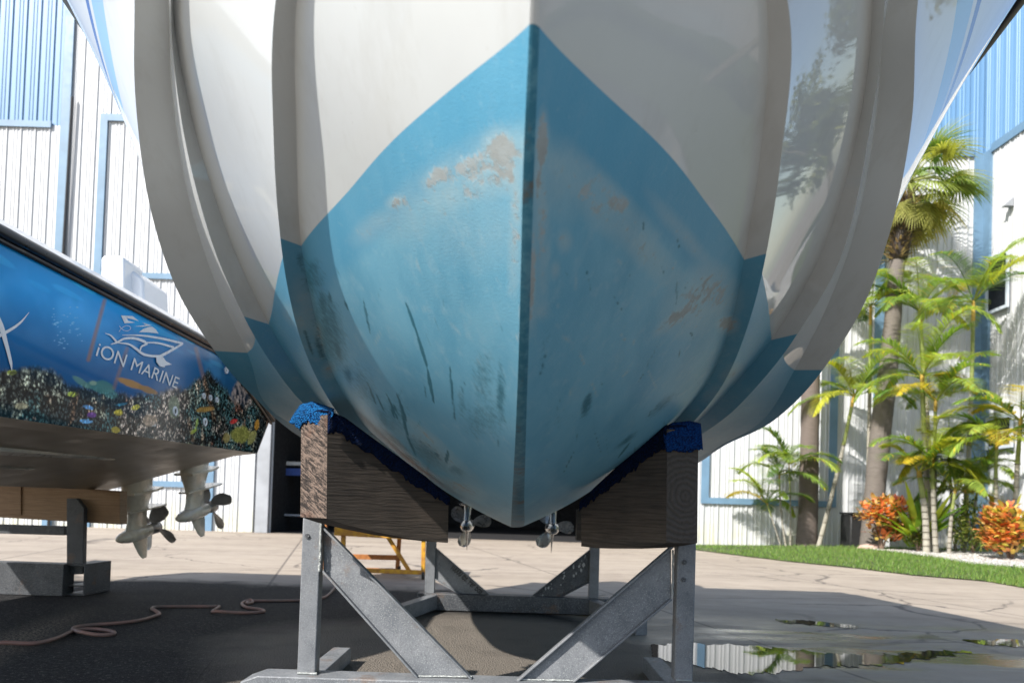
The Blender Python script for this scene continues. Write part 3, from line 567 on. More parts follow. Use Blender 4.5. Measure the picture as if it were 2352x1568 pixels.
RT=[(1533,985),(1500,1005),(1455,1045),(1405,1093),(1370,1125),(1335,1158)]; RBt=[(1530,1246),(1500,1252),(1455,1257),(1405,1259),(1370,1258),(1335,1254)]
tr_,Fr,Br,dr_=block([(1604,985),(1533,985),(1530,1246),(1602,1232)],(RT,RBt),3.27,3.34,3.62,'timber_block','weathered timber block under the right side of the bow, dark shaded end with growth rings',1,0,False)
def carpet(parent,F_,dv,low,name,m_,lift=.006,rag=.006,end_drop=.1,end_px=None,n_end=1):
    # sheet lying over the timber's top, hanging a little down the long face and over the end
    mb=MB(); P=[];Q=[];T=[]
    for i in range(len(F_)-1):
        for k in range(10):
            t=k/10; p=F_[i]*(1-t)+F_[i+1]*t; P.append(p)
    P.append(F_[-1]); n=len(P); fn=np.array([dv[1],-dv[0],0.]); fn=np.array([F_[0][1]-F_[-1][1],F_[-1][0]-F_[0][0],0.]); fn/=np.linalg.norm(fn); 
    if fn[1]>0: fn=-fn
    ls=np.interp(np.linspace(0,1,n),np.linspace(0,1,len(low)),low)
    rows=[]
    for q in (1.0,.75,.5,.25,0.02): rows.append([p+fn*lift+np.array([0,0,lift-q*(l_+rng.normal(0,rag)*q)])+fn*.003*math.sin(i*.9)*q for i,(p,l_) in enumerate(zip(P,ls))])
    rows.append([p+np.array([0,0,lift+.006])+fn*.0 for p in P]); rows.append([p+dv*.5+np.array([0,0,lift+.012]) for p in P]); rows.append([p+dv*1.03+np.array([0,0,lift]) for p in P]); rows.append([p+dv*1.06+np.array([0,0,-.05]) for p in P])
    v=[p for r_ in rows for p in r_]; f=[(j*n+i,j*n+i+1,(j+1)*n+i+1,(j+1)*n+i) for j in range(len(rows)-1) for i in range(n-1)]
    mb.add(v,f); o=part(name,mb,m_,parent,angle=70); s=o.modifiers.new('thick','SOLIDIFY'); s.thickness=.007; return o
cl=thing('carpet_strip','blue carpet strip draped over the left timber block with a bright ragged end','carpet',(Fl[0][0],Fl[0][1],Fl[0][2]),'carpet strips padding the timber blocks')
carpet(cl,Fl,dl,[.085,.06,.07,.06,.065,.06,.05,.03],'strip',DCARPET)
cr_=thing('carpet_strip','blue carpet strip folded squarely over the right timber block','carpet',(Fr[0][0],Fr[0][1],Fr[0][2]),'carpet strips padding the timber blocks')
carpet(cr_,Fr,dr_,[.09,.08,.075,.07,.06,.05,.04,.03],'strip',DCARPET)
def flap(parent,pts,Y0,Y1,x0,x1,m_,bulge=.02,thick=.008):
    # ragged fold hanging over the end face: dense grid inside pixel outline top/bottom chains
    top,bot=pts; n=34; k=14; v=[]
    for i in range(n):
        t=i/(n-1); xt=np.interp(t,[p[0] for p in top],[p[1] for p in top]); yt=np.interp(t,[p[0] for p in top],[p[2] for p in top])
        xb=np.interp(t,[p[0] for p in bot],[p[1] for p in bot]); yb=np.interp(t,[p[0] for p in bot],[p[2] for p in bot])+rng.normal(0,2.5)
        for j in range(k):
            s=j/(k-1); x=xt*(1-s)+xb*s; y=yt*(1-s)+yb*s; Y=Y0+(Y1-Y0)*t-.006-bulge*math.sin(math.pi*min(1,s*1.1))*.5+rng.normal(0,.0018)+.05*(1-s)**4
            v.append(W(x,y,Y))
    f=[(i*k+j,(i+1)*k+j,(i+1)*k+j+1,i*k+j+1) for i in range(n-1) for j in range(k-1)]
    mb=MB(); mb.add(v,f); o=part('end_flap',mb,m_,parent,angle=80); s_=o.modifiers.new('thick','SOLIDIFY'); s_.thickness=thick; return o
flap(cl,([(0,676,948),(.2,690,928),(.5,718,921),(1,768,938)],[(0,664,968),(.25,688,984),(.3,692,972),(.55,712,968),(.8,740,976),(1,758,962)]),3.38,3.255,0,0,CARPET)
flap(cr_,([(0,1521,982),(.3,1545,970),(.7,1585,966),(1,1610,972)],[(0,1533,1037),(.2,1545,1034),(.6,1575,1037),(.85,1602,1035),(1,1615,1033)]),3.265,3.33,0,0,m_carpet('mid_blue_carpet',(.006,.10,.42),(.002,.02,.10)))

# ---------------------------------------------------------------- rear stand
YR=6.75
rs=thing('boat_stand','far galvanised boat stand under the stern, one brace stencilled with a weight limit','boat stand',(W(1175,1400,YR)[0],YR,0),'boat stands under the big boat')
zt=W(1170,1230,YR)[2]
for x,yb in ((986,1366),(1363,1380)):
    a=W(x,yb,YR); mb=MB(); mb.box((a[0]-.042,YR,.12),(a[0]+.042,YR+.07,zt)); part('post',mb,GALV,rs,bevel=.005)
brace(rs,[(999,1255),(1148,1384),(1092,1388),(999,1330)],YR+.02,m_=GALV)
sb=brace(rs,[(1354,1262),(1203,1382),(1252,1390),(1354,1337)],YR+.02,m_=SHADEGALV)
a=W(960,1366,YR); b=W(1480,1380,YR); mb=MB(); mb.box((a[0],YR-.06,.01),(b[0]-.3,YR+.1,.15)); part('base_beam',mb,SHADEGALV,rs,bevel=.005)
a=W(995,1366,YR); mb=MB(); q=G(930,1425); mb.beam((a[0],YR-.06,.08),(q[0]-.12,5.75,.06),.09,.12); part('base_runner',mb,GALV,rs,bevel=.005)
a=W(1363,1380,YR); mb=MB(); mb.beam((a[0],YR-.06,.08),(a[0]+.25,5.75,.06),.09,.12); part('base_runner',mb,GALV,rs,bevel=.005)
for s_ in (-1,1):   # timber blocks of the rear stand, hidden in the dark under the hull
    X=W(1175,1200,YR)[0]; bt=MB(); bt.prism([(X+s_*.56,YR-.05,.64),(X+s_*.95,YR-.05,.62),(X+s_*.95,YR-.05,1.02),(X+s_*.56,YR-.05,.90)],(0,.14,0))
    tb=thing('timber_block','timber block on the far stand under the %s side of the stern'%('left' if s_<0 else 'right'),'timber block',(X+s_*.5,YR,.64),'timber blocks carrying the big boat'); part('timber',bt,OLDWOOD,tb)
def text_mesh(body, size=1, bold=.0):
    cu=bpy.data.curves.new('t','FONT'); cu.body=body; cu.size=size; cu.offset=bold; cu.resolution_u=6; o_=bpy.data.objects.new('t',cu); COL.objects.link(o_)
    bpy.context.view_layer.update(); me=bpy.data.meshes.new_from_object(o_.evaluated_get(bpy.context.evaluated_depsgraph_get())); V_=[tuple(v.co) for v in me.vertices]; F_=[tuple(p.vertices) for p in me.polygons]
    bpy.data.objects.remove(o_); bpy.data.meshes.remove(me); return np.array(V_),F_
tv_,tf_=text_mesh('10000 lbs. Per Boa',1,.012); tv_[:,0]/=tv_[:,0].max(); h=tv_[:,1].max(); tv_[:,1]/=h
Y_=YR+.028; A=W(1036,1303,Y_)[[0,2]]; B=W(1110,1372,Y_)[[0,2]]; C=W(1040,1291,Y_)[[0,2]]
A=np.array([W(1033,1304,Y_)[0],W(1033,1304,Y_)[2]]); B=np.array([W(1103,1365,Y_)[0],W(1103,1365,Y_)[2]]); U=B-A; Vn=np.array([-U[1],U[0]])/np.linalg.norm(U)*.058
mb=MB(); mb.add([(A[0]+U[0]*u+Vn[0]*v,Y_,A[1]+U[1]*u+Vn[1]*v) for u,v,_ in tv_],tf_); part('stencilled_text',mb,BLACK,rs,recalc=False)
mb=MB()
for k in range(26):
    u=random.random(); v=random.uniform(.15,.85); P0=W(1350-u*130,1285+u*95+(v-.5)*40,Y_); r_=random.uniform(.004,.014)
    n=7; mb.add([(P0[0]+r_*random.uniform(.5,1.2)*math.cos(2*math.pi*i/n),Y_-.0015,P0[2]+r_*random.uniform(.8,2.)*math.sin(2*math.pi*i/n)) for i in range(n)],[tuple(range(n))])
tag(part('paint_splashes',mb,simple('splash_paint',(.42,.43,.43),.6),rs,recalc=False),kind='stuff')

# ---------------------------------------------------------------- left boat
XS=-2.45
lb=thing('wrapped_boat','white boat with an underwater reef picture wrapped on its side, beside the big boat','boat',(-3.7,5,0))
y0_,y1_=1.45,7.5
def side_pt(u,v):
    # u 0..1 along (bow to stern), v 0..1 chine to rail
    Y=y0_+(y1_+.35*v-y0_)*u; zc=1.265+.075*np.clip((Y-3.7)/3.8,-1.5,1); zt_=2.12
    zt_=np.where(Y>6.4,2.12-.44*np.clip((Y-6.4)/1.5,0,1)**1.15,zt_)
    zc=zc+np.where(Y<3,.18*(3-Y)**2,0); zt_=zt_+np.where(Y<3,.05*(3-Y)**2,0)
    X=XS-.0*v; X=X-np.minimum(np.where(Y<3.6,.305*(3.6-Y)**2,0),1.40)
    return X,Y,zc+(zt_-zc)*v
nu,nv=620,150
U_,V_=np.meshgrid(np.linspace(0,1,nu),np.linspace(0,1,nv),indexing='ij')
# sample density: more of it where the picture sees it
X_,Y__,Z_=side_pt(U_,V_); P3=np.stack([X_,Y__,Z_],-1).reshape(-1,3); px,py=proj(P3); px=np.where(P3[:,1]<.5,-3000,px)
Yw,Zw=P3[:,1],P3[:,2]
def sm(a,b,x): t=np.clip((x-a)/(b-a),0,1); return t*t*(3-2*t)
def vnoise(x,y,s,seed=0):
    r_=np.random.default_rng(seed).random((64,64)); x=x*s; y=y*s; xi=np.floor(x).astype(int); yi=np.floor(y).astype(int); fx,fy=x-xi,y-yi; fx=fx*fx*(3-2*fx); fy=fy*fy*(3-2*fy)
    g=lambda a,b: r_[a%64,b%64]
    return (g(xi,yi)*(1-fx)+g(xi+1,yi)*fx)*(1-fy)+(g(xi,yi+1)*(1-fx)+g(xi+1,yi+1)*fx)*fy
def fbm(s,seed=0,o=4): return sum(vnoise(Yw,Zw,s*2**k,seed+k)*.5**k for k in range(o))/sum(.5**k for k in range(o))
h=(Zw-1.3)/.82
c=np.stack([.002+.006*h,.03+.17*h,.12+.36*h],-1)
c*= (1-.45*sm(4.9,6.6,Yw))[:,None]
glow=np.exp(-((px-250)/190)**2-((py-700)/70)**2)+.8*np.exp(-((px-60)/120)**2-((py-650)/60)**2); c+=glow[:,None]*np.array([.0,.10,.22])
c+=(sm(.55,.75,fbm(2.2,5))*sm(.3,.8,h)*.35)[:,None]*np.array([.10,.28,.42])
c+=(sm(.60,.78,vnoise(Yw*1.2+Zw*1.3,Zw*9,3,9))*sm(.72,.98,h)*.7)[:,None]*np.array([.04,.25,.30])*.8
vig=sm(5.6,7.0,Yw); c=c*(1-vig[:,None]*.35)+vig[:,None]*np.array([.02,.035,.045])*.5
# reef
ry=np.interp(px,[-800,0,60,120,160,220,290,350,420,450,480,530,560,590,620],[850,852,846,850,880,895,905,905,900,872,850,905,930,890,900])
reef=sm(-10,14,py-ry+18*(fbm(9,21)-.5))
n_=fbm(7,31); n2=fbm(26,33,3); rc=np.zeros_like(c)+np.array([.012,.018,.022])
rc+= (sm(.48,.62,n_)*sm(.42,.62,n2))[:,None]*np.array([.20,.19,.13]); rc+=(sm(.55,.7,fbm(5,41))*sm(.5,.62,n2))[:,None]*np.array([.16,.05,.02])
rc+=(sm(.5,.65,fbm(4,51)))[:,None]*np.array([.012,.05,.05])
c=c*(1-reef[:,None])+rc*reef[:,None]
fishm=np.zeros(len(px))
def spot(x,y,a,b,rot,colr,s=1,noise_=0,soft=4):
    global c,fishm
    cc,sn=math.cos(R(rot)),math.sin(R(rot)); dx,dy=px-x,py-y; u=(dx*cc+dy*sn)/a; v=(-dx*sn+dy*cc)/b; d=np.sqrt(u*u+v*v)+noise_*(fbm(14,61)-.5); w_=s*np.clip((1.1-d)*soft,0,1); c=c*(1-w_[:,None])+np.array(colr)*w_[:,None]; fishm=np.maximum(fishm,w_)
for (x,y,a,b) in ((20,885,36,34),(70,880,50,40),(110,880,30,26),(25,925,24,20),(340,965,62,38),(310,975,30,28),(395,985,40,34),(400,925,34,40),(300,1000,24,16),(560,905,26,30),(505,985,18,14)):
    k=np.clip(1.15-np.sqrt(((px-x)/a)**2+((py-y)/b)**2)-.7*(fbm(9,71)-.5),0,1); k=np.clip(k*3,0,1); br_=sm(.40,.66,n2)
    tone=np.array([.40,.30,.24]) if x>250 else np.array([.33,.33,.24]); c=c*(1-.85*k[:,None])+(br_[:,None]*tone+.02)*(.85*k[:,None])
spot(232,889,34,15,12,(.05,.19,.17),.9,.5); spot(188,878,26,7,35,(.12,.26,.20),.8,.3); spot(215,880,10,6,0,(.25,.36,.25),.8,1)
spot(255,905,16,10,20,(.07,.22,.2),.7,.4)
for (x,y,a,b,rt,cl_) in ((273,947,10,7,0,(.62,.48,.02)),(312,935,11,6,-20,(.60,.50,.04)),(266,987,11,8,0,(.60,.44,.03)),(167,905,11,6,0,(.45,.5,.05)),(28,855,12,6,0,(.4,.45,.05)),(203,935,14,5,15,(.12,.38,.75)),(197,967,14,5,5,(.15,.45,.8)),(210,952,11,6,0,(.2,.04,.35)),(280,928,14,3,-10,(.03,.2,.32)),(50,932,16,8,0,(.38,.33,.2)),(445,990,9,4,-40,(.45,.55,.05)),(452,972,3,12,12,(.35,.45,.1)),(435,1025,6,7,0,(.4,.45,.08)),(537,967,9,5,-20,(.55,.02,.02)),(553,998,22,20,10,(.30,.28,.05)),(590,975,5,12,8,(.6,.28,.03)),(578,1005,8,18,25,(.38,.34,.1)),(520,1005,8,12,0,(.35,.26,.08)),(352,972,7,7,0,(.5,.55,.6)),(345,965,18,14,0,(.4,.27,.18)),(300,880,34,8,20,(.42,.2,.03)),(340,895,24,7,20,(.3,.15,.03)),(470,940,22,6,-8,(.38,.2,.03)),(400,935,14,26,0,(.16,.19,.12))): spot(x,y,a,b,rt,cl_,.9,.4)
for (x0,y0,x1,y1) in ((240,690,203,826),(240,690,203,826),(450,800,492,965),(433,960,443,1010),(180,900,160,975),(292,800,262,890)):  # thin orange timber reflections painted into the wrap colours
    dx,dy=x1-x0,y1-y0; t=np.clip(((px-x0)*dx+(py-y0)*dy)/(dx*dx+dy*dy),0,1); d=np.hypot(px-x0-t*dx,py-y0-t*dy); w_=.45*np.clip(1.3-d/5,0,1); c=c*(1-w_[:,None])+np.array([.30,.15,.07])*w_[:,None]
for k in range(40):
    x=rng.uniform(120,190); y=rng.uniform(700,800); spot(x,y,3,.9,0,(.25,.55,.75),.7,0)
for k in range(6): spot(163+k*3.4,905,1,6,0,(.01,.01,.01),.8,0); spot(24+k*3.2,855,1,5,0,(.01,.01,.01),.7,0)
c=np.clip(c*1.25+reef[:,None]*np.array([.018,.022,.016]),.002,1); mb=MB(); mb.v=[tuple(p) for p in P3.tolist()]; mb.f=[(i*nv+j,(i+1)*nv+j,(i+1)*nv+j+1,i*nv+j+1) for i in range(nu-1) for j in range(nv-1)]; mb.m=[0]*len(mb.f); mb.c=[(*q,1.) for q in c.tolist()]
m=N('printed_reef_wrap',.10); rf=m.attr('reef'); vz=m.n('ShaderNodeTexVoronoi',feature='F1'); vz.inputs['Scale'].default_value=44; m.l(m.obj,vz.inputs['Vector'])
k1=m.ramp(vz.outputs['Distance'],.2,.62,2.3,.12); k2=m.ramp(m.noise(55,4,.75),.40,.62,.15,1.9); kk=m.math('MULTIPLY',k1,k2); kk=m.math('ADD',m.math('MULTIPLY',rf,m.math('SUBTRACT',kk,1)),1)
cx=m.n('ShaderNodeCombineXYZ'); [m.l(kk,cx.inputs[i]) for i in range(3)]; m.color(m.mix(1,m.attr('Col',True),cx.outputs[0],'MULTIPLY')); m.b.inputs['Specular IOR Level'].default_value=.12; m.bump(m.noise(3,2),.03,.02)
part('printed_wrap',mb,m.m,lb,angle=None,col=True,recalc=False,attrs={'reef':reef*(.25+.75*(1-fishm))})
# far side, bottom, transom, deck
def chain(v,n=60): return [np.array(side_pt(np.array(u),np.array(v))).astype(float) for u in np.linspace(0,1,n)]
ch_=chain(0); sh_=chain(1); XC=-3.86
def mir(p): return np.array([2*XC-p[0],p[1],p[2]])
keel=[np.array([XC,p[1],.945+(.26*(3-p[1])**2 if p[1]<3 else 0)]) for i,p in enumerate(ch_)]
chin=[p*(1-.16)+k_*.16+np.array([0,0,.03]) for p,k_ in zip(ch_,keel)]
mb=MB(); n=len(ch_)
def strip(mb,A,B,mi=0): 
    n=len(A); mb.add(list(A)+list(B),[(i,i+1,n+i+1,n+i) for i in range(n-1)],mi)
strip(mb,keel,chin); strip(mb,chin,ch_); strip(mb,[mir(p) for p in keel],[mir(p) for p in chin]); strip(mb,[mir(p) for p in chin],[mir(p) for p in ch_]); strip(mb,[mir(p) for p in ch_],[mir(p) for p in sh_]); 
tri=[ch_[-1],sh_[-1],mir(sh_[-1]),mir(ch_[-1]),mir(chin[-1]),keel[-1],chin[-1]]; mb.add(tri,[tuple(range(7))])
part('hull',mb,DUSTY,lb,angle=20)
# spray strakes on the bottom
for a,b in (((0,1020),(258,1052)),((0,1091),(138,1101))):
    f_=.30 if a[1]<1050 else .60
    L_=[ (np.array(p)*(1-f_)+np.array(k_)*f_) for p,k_ in zip(chin,keel) if p[1]<(6.0 if f_<.5 else 5.6)]
    mb=MB(); n=len(L_); A_=[p+np.array([.012,0,-.022])*min(1,(n-1-i)/14) for i,p in enumerate(L_)]; B_=[p+np.array([-.06,0,-.035])*min(1,(n-1-i)/14)+np.array([0,0,-.01]) for i,p in enumerate(L_)]; C_=[p+np.array([.012,0,.01]) for p in L_]; D_=[p+np.array([-.08,0,-.018]) for p in L_]
    strip(mb,C_,A_); strip(mb,A_,B_); strip(mb,B_,D_); part('spray_strake',mb,simple('strake_gelcoat',(.55,.50,.42),.3),lb,angle=30)
mb=MB(); R1=[p+np.array([.03,0,.005]) for p in sh_]
mb.tube(R1,.028,8); mb.tube([p+np.array([.012,0,-.032]) for p in sh_],.014,6); part('rub_rail',mb,BLACK,lb,angle=60)
mb=MB(); A_=[p+np.array([.012,0,.03]) for p in sh_]; B_=[p+np.array([-.085,0,.118]) for p in sh_]; C_=[p+np.array([-.28,0,.13]) for p in sh_]; D_=[mir(p) for p in C_]; E_=[mir(p) for p in A_]
cut=[i for i,p in enumerate(sh_)]; strip(mb,A_,B_); strip(mb,B_,C_); strip(mb,C_,D_); strip(mb,D_,E_); part('gunwale',mb,WHITE,lb,angle=40)
# seats / leaning post showing above the gunwale
def px_prism(name,pts,Y,d,m_,parent,bevel=.02): 
    mb=MB(); mb.prism([W(x,y,Y) for x,y in pts],(0,d,0)); return part(name,mb,m_,parent,bevel=bevel)
s_=px_prism('seat_back',[(231,690),(231,592),(240,585),(277,586),(284,594),(285,720)],6.6,.35,WHITE,lb)
px_prism('console_side',[(285,720),(285,605),(300,618),(323,636),(329,645),(331,740)],6.75,.5,WHITE,lb)
# decals on the wrap
XD=XS+.0035
def sp(x,y): return XP(x,y,XD)
dec=MB(); dz_=[0.0]
def off_(P):
    dz_[0]+=.0004; return [p+np.array([dz_[0],0,0]) for p in P]
def poly(pts): dec.add(off_([sp(*p) for p in pts]),[tuple(range(len(pts)))])
Z5=lambda p:(183.75+.2344*p[0],673.75+.2344*p[1])
def stroke(pts,ws,conv=Z5):
    q=[];n=len(pts); P=np.array(pts,float); T=np.linspace(0,n-1,n*8); xs=hermite(range(n),P[:,0],T); ys=hermite(range(n),P[:,1],T); w_=np.interp(T,range(n),ws)
    tx=np.gradient(xs);ty=np.gradient(ys);L=np.hypot(tx,ty)+1e-9; nx,ny=-ty/L,tx/L
    a=[sp(*conv((x+u*k/2,y+v*k/2))) for x,y,u,v,k in zip(xs,ys,nx,ny,w_)]; b=[sp(*conv((x-u*k/2,y-v*k/2))) for x,y,u,v,k in zip(xs,ys,nx,ny,w_)]
    m_=len(a); dec.add(off_(a+b),[(i,i+1,m_+i+1,m_+i) for i in range(m_-1)])
poly([Z5(p) for p in ((400,215),(515,222),(578,272),(520,255),(455,240))]); poly([Z5(p) for p in ((400,215),(455,240),(472,268),(540,285),(436,292))])
poly([Z5(p) for p in ((605,285),(702,313),(650,310))]); poly([Z5(p) for p in ((650,310),(702,313),(610,325),(525,323))])
poly([Z5(p) for p in ((575,378),(620,345),(670,328),(705,325),(740,352),(768,392),(680,382))])
stroke([(378,375),(405,340),(440,318),(470,318),(494,338),(470,364),(430,362),(400,340),(382,316)],[4,4,4,4,4,4,4,4,4])
stroke([(410,408),(600,412),(800,442),(1005,490)],[4,16,22,20]); stroke([(1005,490),(900,552),(770,622)],[18,24,30]); stroke([(650,480),(770,488),(915,528)],[12,18,22])
stroke([(240,390),(300,415),(358,482)],[4,16,20]); stroke([(296,497),(358,478),(430,442),(530,440),(620,470),(655,500)],[8,20,20,24,26,14]); stroke([(358,482),(470,497),(540,540),(610,592),(700,612),(790,615)],[8,18,24,24,22,26]); stroke([(640,498),(596,520),(582,560)],[20,16,12])
poly([Z5(p) for p in ((738,608),(800,612),(835,662),(892,694),(825,708),(822,722),(772,712),(742,672))])
logo=part('marine_logo',dec,DECAL,lb,recalc=False)
tv_,tf_=text_mesh('iON MARINE',1,0); tv_[:,0]-=tv_[:,0].min(); tv_[:,0]/=tv_[:,0].max(); hh=tv_[:,1].max(); tv_[:,1]/=hh
c00,c10,c01,c11=[sp(*p) for p in ((219,816),(405,892),(228,786),(413,868))]
mb=MB(); mb.add([(XD+.001,*(c00*(1-u)*(1-v)+c10*u*(1-v)+c01*(1-u)*v+c11*u*v)[1:]) for u,v,_ in tv_],tf_); part('lettering',mb,DECAL,lb,recalc=False)
dec=MB(); dz_[0]=0; I=lambda p:p
stroke([(67,717),(45,742),(15,762),(-40,790)],[1,5,7,10],I); stroke([(-30,690),(0,745),(14,790),(24,830),(27,851)],[16,13,9,7,1],I); part('fish_tail_decal',dec,DECAL,lb,recalc=False)
# drain fittings
for (x,y,r_) in ((401,944,.036),(470,969,.034),(467,909,.024),(482,913,.024),(497,918,.024),(519,850,.03)):
    p=XP(x,y,XS); mb=MB(); mb.rings([[(XS+dx,p[1]+rr*math.cos(2*math.pi*k/20),p[2]+rr*math.sin(2*math.pi*k/20)) for k in range(20)] for dx,rr in ((.0,r_),(.008,r_),(.012,r_*.85),(.010,r_*.6),(.004,r_*.52))],cap=False)
    o=part('drain_fitting',mb,DECAL,lb,angle=60,recalc=False); mb=MB(); mb.add([(XS+.0045,p[1]+r_*.53*math.cos(2*math.pi*k/16),p[2]+r_*.53*math.sin(2*math.pi*k/16)) for k in range(16)],[tuple(range(16))]); part('drain_hole',mb,BLACK,o,recalc=False)
# its outboards
for (x,y,Y,rz,ti,ph) in ((322,1222,7.9,8,-10,20),(455,1174,8.05,10,-12,55)):
    outboard(lb,Vector(W(x,y,Y)),-rz,-ti,1.12,CREAM,PROPGREY,4,ph)
mb=MB(); mb.prism([W(352,1086,7.4),(W(395,1062,7.4)),W(388,1072,7.4),W(358,1088,7.4)],(0,.03,0)); part('trim_tab',mb,MATBLK,lb)
# timber and stand under the left boat
ltb=thing('timber_beam','pale pine timber beam under the reef wrapped boat','timber beam',(W(140,1190,7.1)[0],7.1,W(140,1200,7.1)[2]))
mb=MB(); mb.prism([W(-200,1098,7.1),W(275,1127,7.1),W(275,1204,7.1),W(-200,1176,7.1)],(0,.14,0)); part('beam',mb,NEWWOOD,ltb,bevel=.004)
mb=MB(); a=W(30,1113,7.085); mb.prism([W(20,1112,7.085),W(48,1114,7.085),W(48,1182,7.085),W(20,1180,7.085)],(0,.014,0)); part('cleat',mb,NEWWOOD,ltb,bevel=.003)
ls=thing('boat_stand','steel boat stand with a hollow base tube under the reef wrapped boat','boat stand',(W(100,1340,7.3)[0],7.3,0))
mb=MB(); mb.prism([W(153,1318,7.0),W(153,1144,7.0),W(176,1144,7.0),W(193,1166,7.0),W(190,1318,7.0)],(0,.06,0)); part('post',mb,SHADEGALV,ls,bevel=.004)
mb=MB(); a=W(-300,1205,7.25); b=W(152,1218,7.25); mb.beam(a,b,.06,.085,up=(0,0,1)); part('cross_bar',mb,SHADEGALV,ls,bevel=.004)
mb=MB(); zt_=W(100,1292,6.95)[2]; xr=W(196,1300,6.95)[0]; xm=W(156,1300,6.95)[0]; xl=-7.4
mb.box((xl,6.88,.004),(xm,7.06,zt_))
for q in (((xm,6.95,.004),(xr,7.4,.022)),((xm,6.95,zt_-.02),(xr,7.4,zt_)),((xr-.012,6.95,.022),(xr,7.4,zt_-.02)),((xm+.003,6.951,.085),(xr-.015,7.4,.095))): mb.box(*q)
part('base_tube',mb,SHADEGALV,ls,bevel=.003)

# ---------------------------------------------------------------- warehouse
YW=20.7
wh=thing('warehouse','tall white ribbed metal boat warehouse with blue upper walls and trim','building',(0,YW,0))
def ribs(p0,p1,z0,z1,out,pitch=.38):
    # ribbed sheet between two ground points; out = outward normal
    p0=np.array(p0,float);p1=np.array(p1,float);L=np.linalg.norm(p1-p0);t=(p1-p0)/L;o_=np.array(out,float); prof=[]
    s=0
    while s<L:
        for ds,h in ((0,0),(.08,0),(.095,.016),(.125,.016),(.14,0),(.17,0),(.185,.016),(.215,.016),(.23,0),(.28,0),(.305,.0),(.312,.034),(.335,.034),(.342,0)):
            if s+ds<=L: prof.append((s+ds,h))
        s+=pitch
    prof.append((L,0)); v=[];f=[]
    for s,h in prof:
        q=p0+t*s+o_*h
        v+=[(q[0],q[1],z0),(q[0],q[1],z1)]
    f=[(2*i,2*i+2,2*i+3,2*i+1) for i in range(len(prof)-1)]; mb=MB(); mb.add(v,f); return mb
def wx(x,y=1200,Y=YW): return W(x,y,Y)[0]
xl0=-16; xdl=wx(150,500); xjl=wx(626,1100); xjr=wx(1520,1200); xc=wx(2256,600); zband=W(70,287,YW)[2]; ztop=15
out=(0,-1,0)
part('ribbed_wall',ribs((xl0,YW,0),(xdl,YW,0),0,zband,out),WSHEET,wh,angle=20,recalc=False)
part('upper_wall',ribs((xl0,YW,0),(xdl,YW,0),zband,ztop,out),BSHEET,wh,angle=20,recalc=False)
part('ribbed_wall',ribs((xdl,YW,0),(xjl,YW,0),0,ztop,out),WSHEET,wh,angle=20,recalc=False)
part('ribbed_wall',ribs((xjl,YW,0),(xjr,YW,0),4.6,ztop,out),WSHEET,wh,angle=20,recalc=False)
part('ribbed_wall',ribs((xjr,YW,0),(xc,YW,0),0,zband,out),WSHEET,wh,angle=20,recalc=False)
part('upper_wall',ribs((xjr,YW,0),(xc,YW,0),zband,ztop,out),BSHEET,wh,angle=20,recalc=False)
# right wing, coming towards the camera
YE=16.2
zb2=zband
part('ribbed_wall',ribs((xc,YW,0),(xc+.16,YE,0),0,zb2,(-1,0,0)),WSHEET,wh,angle=20,recalc=False)
part('upper_wall',ribs((xc,YW,0),(xc+.16,YE,0),zb2,ztop,(-1,0,0)),BSHEET,wh,angle=20,recalc=False)
def trimbox(x0,y0,x1,y1,th=.045,w_=None,name='trim',m_=TRIM):
    a=W(x0,y0,YW-.04); b=W(x1,y1,YW-.04); mb=MB(); mb.box((min(a[0],b[0]),YW-.036-th,min(a[2],b[2])),(max(a[0],b[0]),YW-.036,max(a[2],b[2]))); return part(name,mb,m_,wh)
def vtrim(x,y0,y1,w_=.2,th=.045,m_=TRIM):
    yc=(y0+y1)/2; X=W(x,yc,YW-.04)[0]; z1=W(x,y0,YW-.04)[2]; z0=max(.0,W(x,y1,YW-.04)[2]); mb=MB(); mb.box((X-w_/2,YW-.036-th,z0),(X+w_/2,YW-.036,z1)); part('trim',mb,m_,wh)
def htrim(x0,x1,y,w_=.17,th=.042,zz=None):
    z=zz if zz is not None else W((x0+x1)/2,y,YW-.04)[2]; mb=MB(); mb.box((W(x0,y,YW)[0],YW-.036-th,z-w_/2),(W(x1,y,YW)[0],YW-.036,z+w_/2)); part('trim',mb,TRIM,wh)
vtrim(145,-420,1260,.24,.05); htrim(-800,134,0,zz=zband)
X=W(155,400,YW)[0]; mb=MB(); mb.tube([(X+.10,YW-.12,ztop-3.6),(X+.04,YW-.12,6),(X+.0,YW-.12,0)],.035,8); part('downpipe',mb,MATBLK,wh)
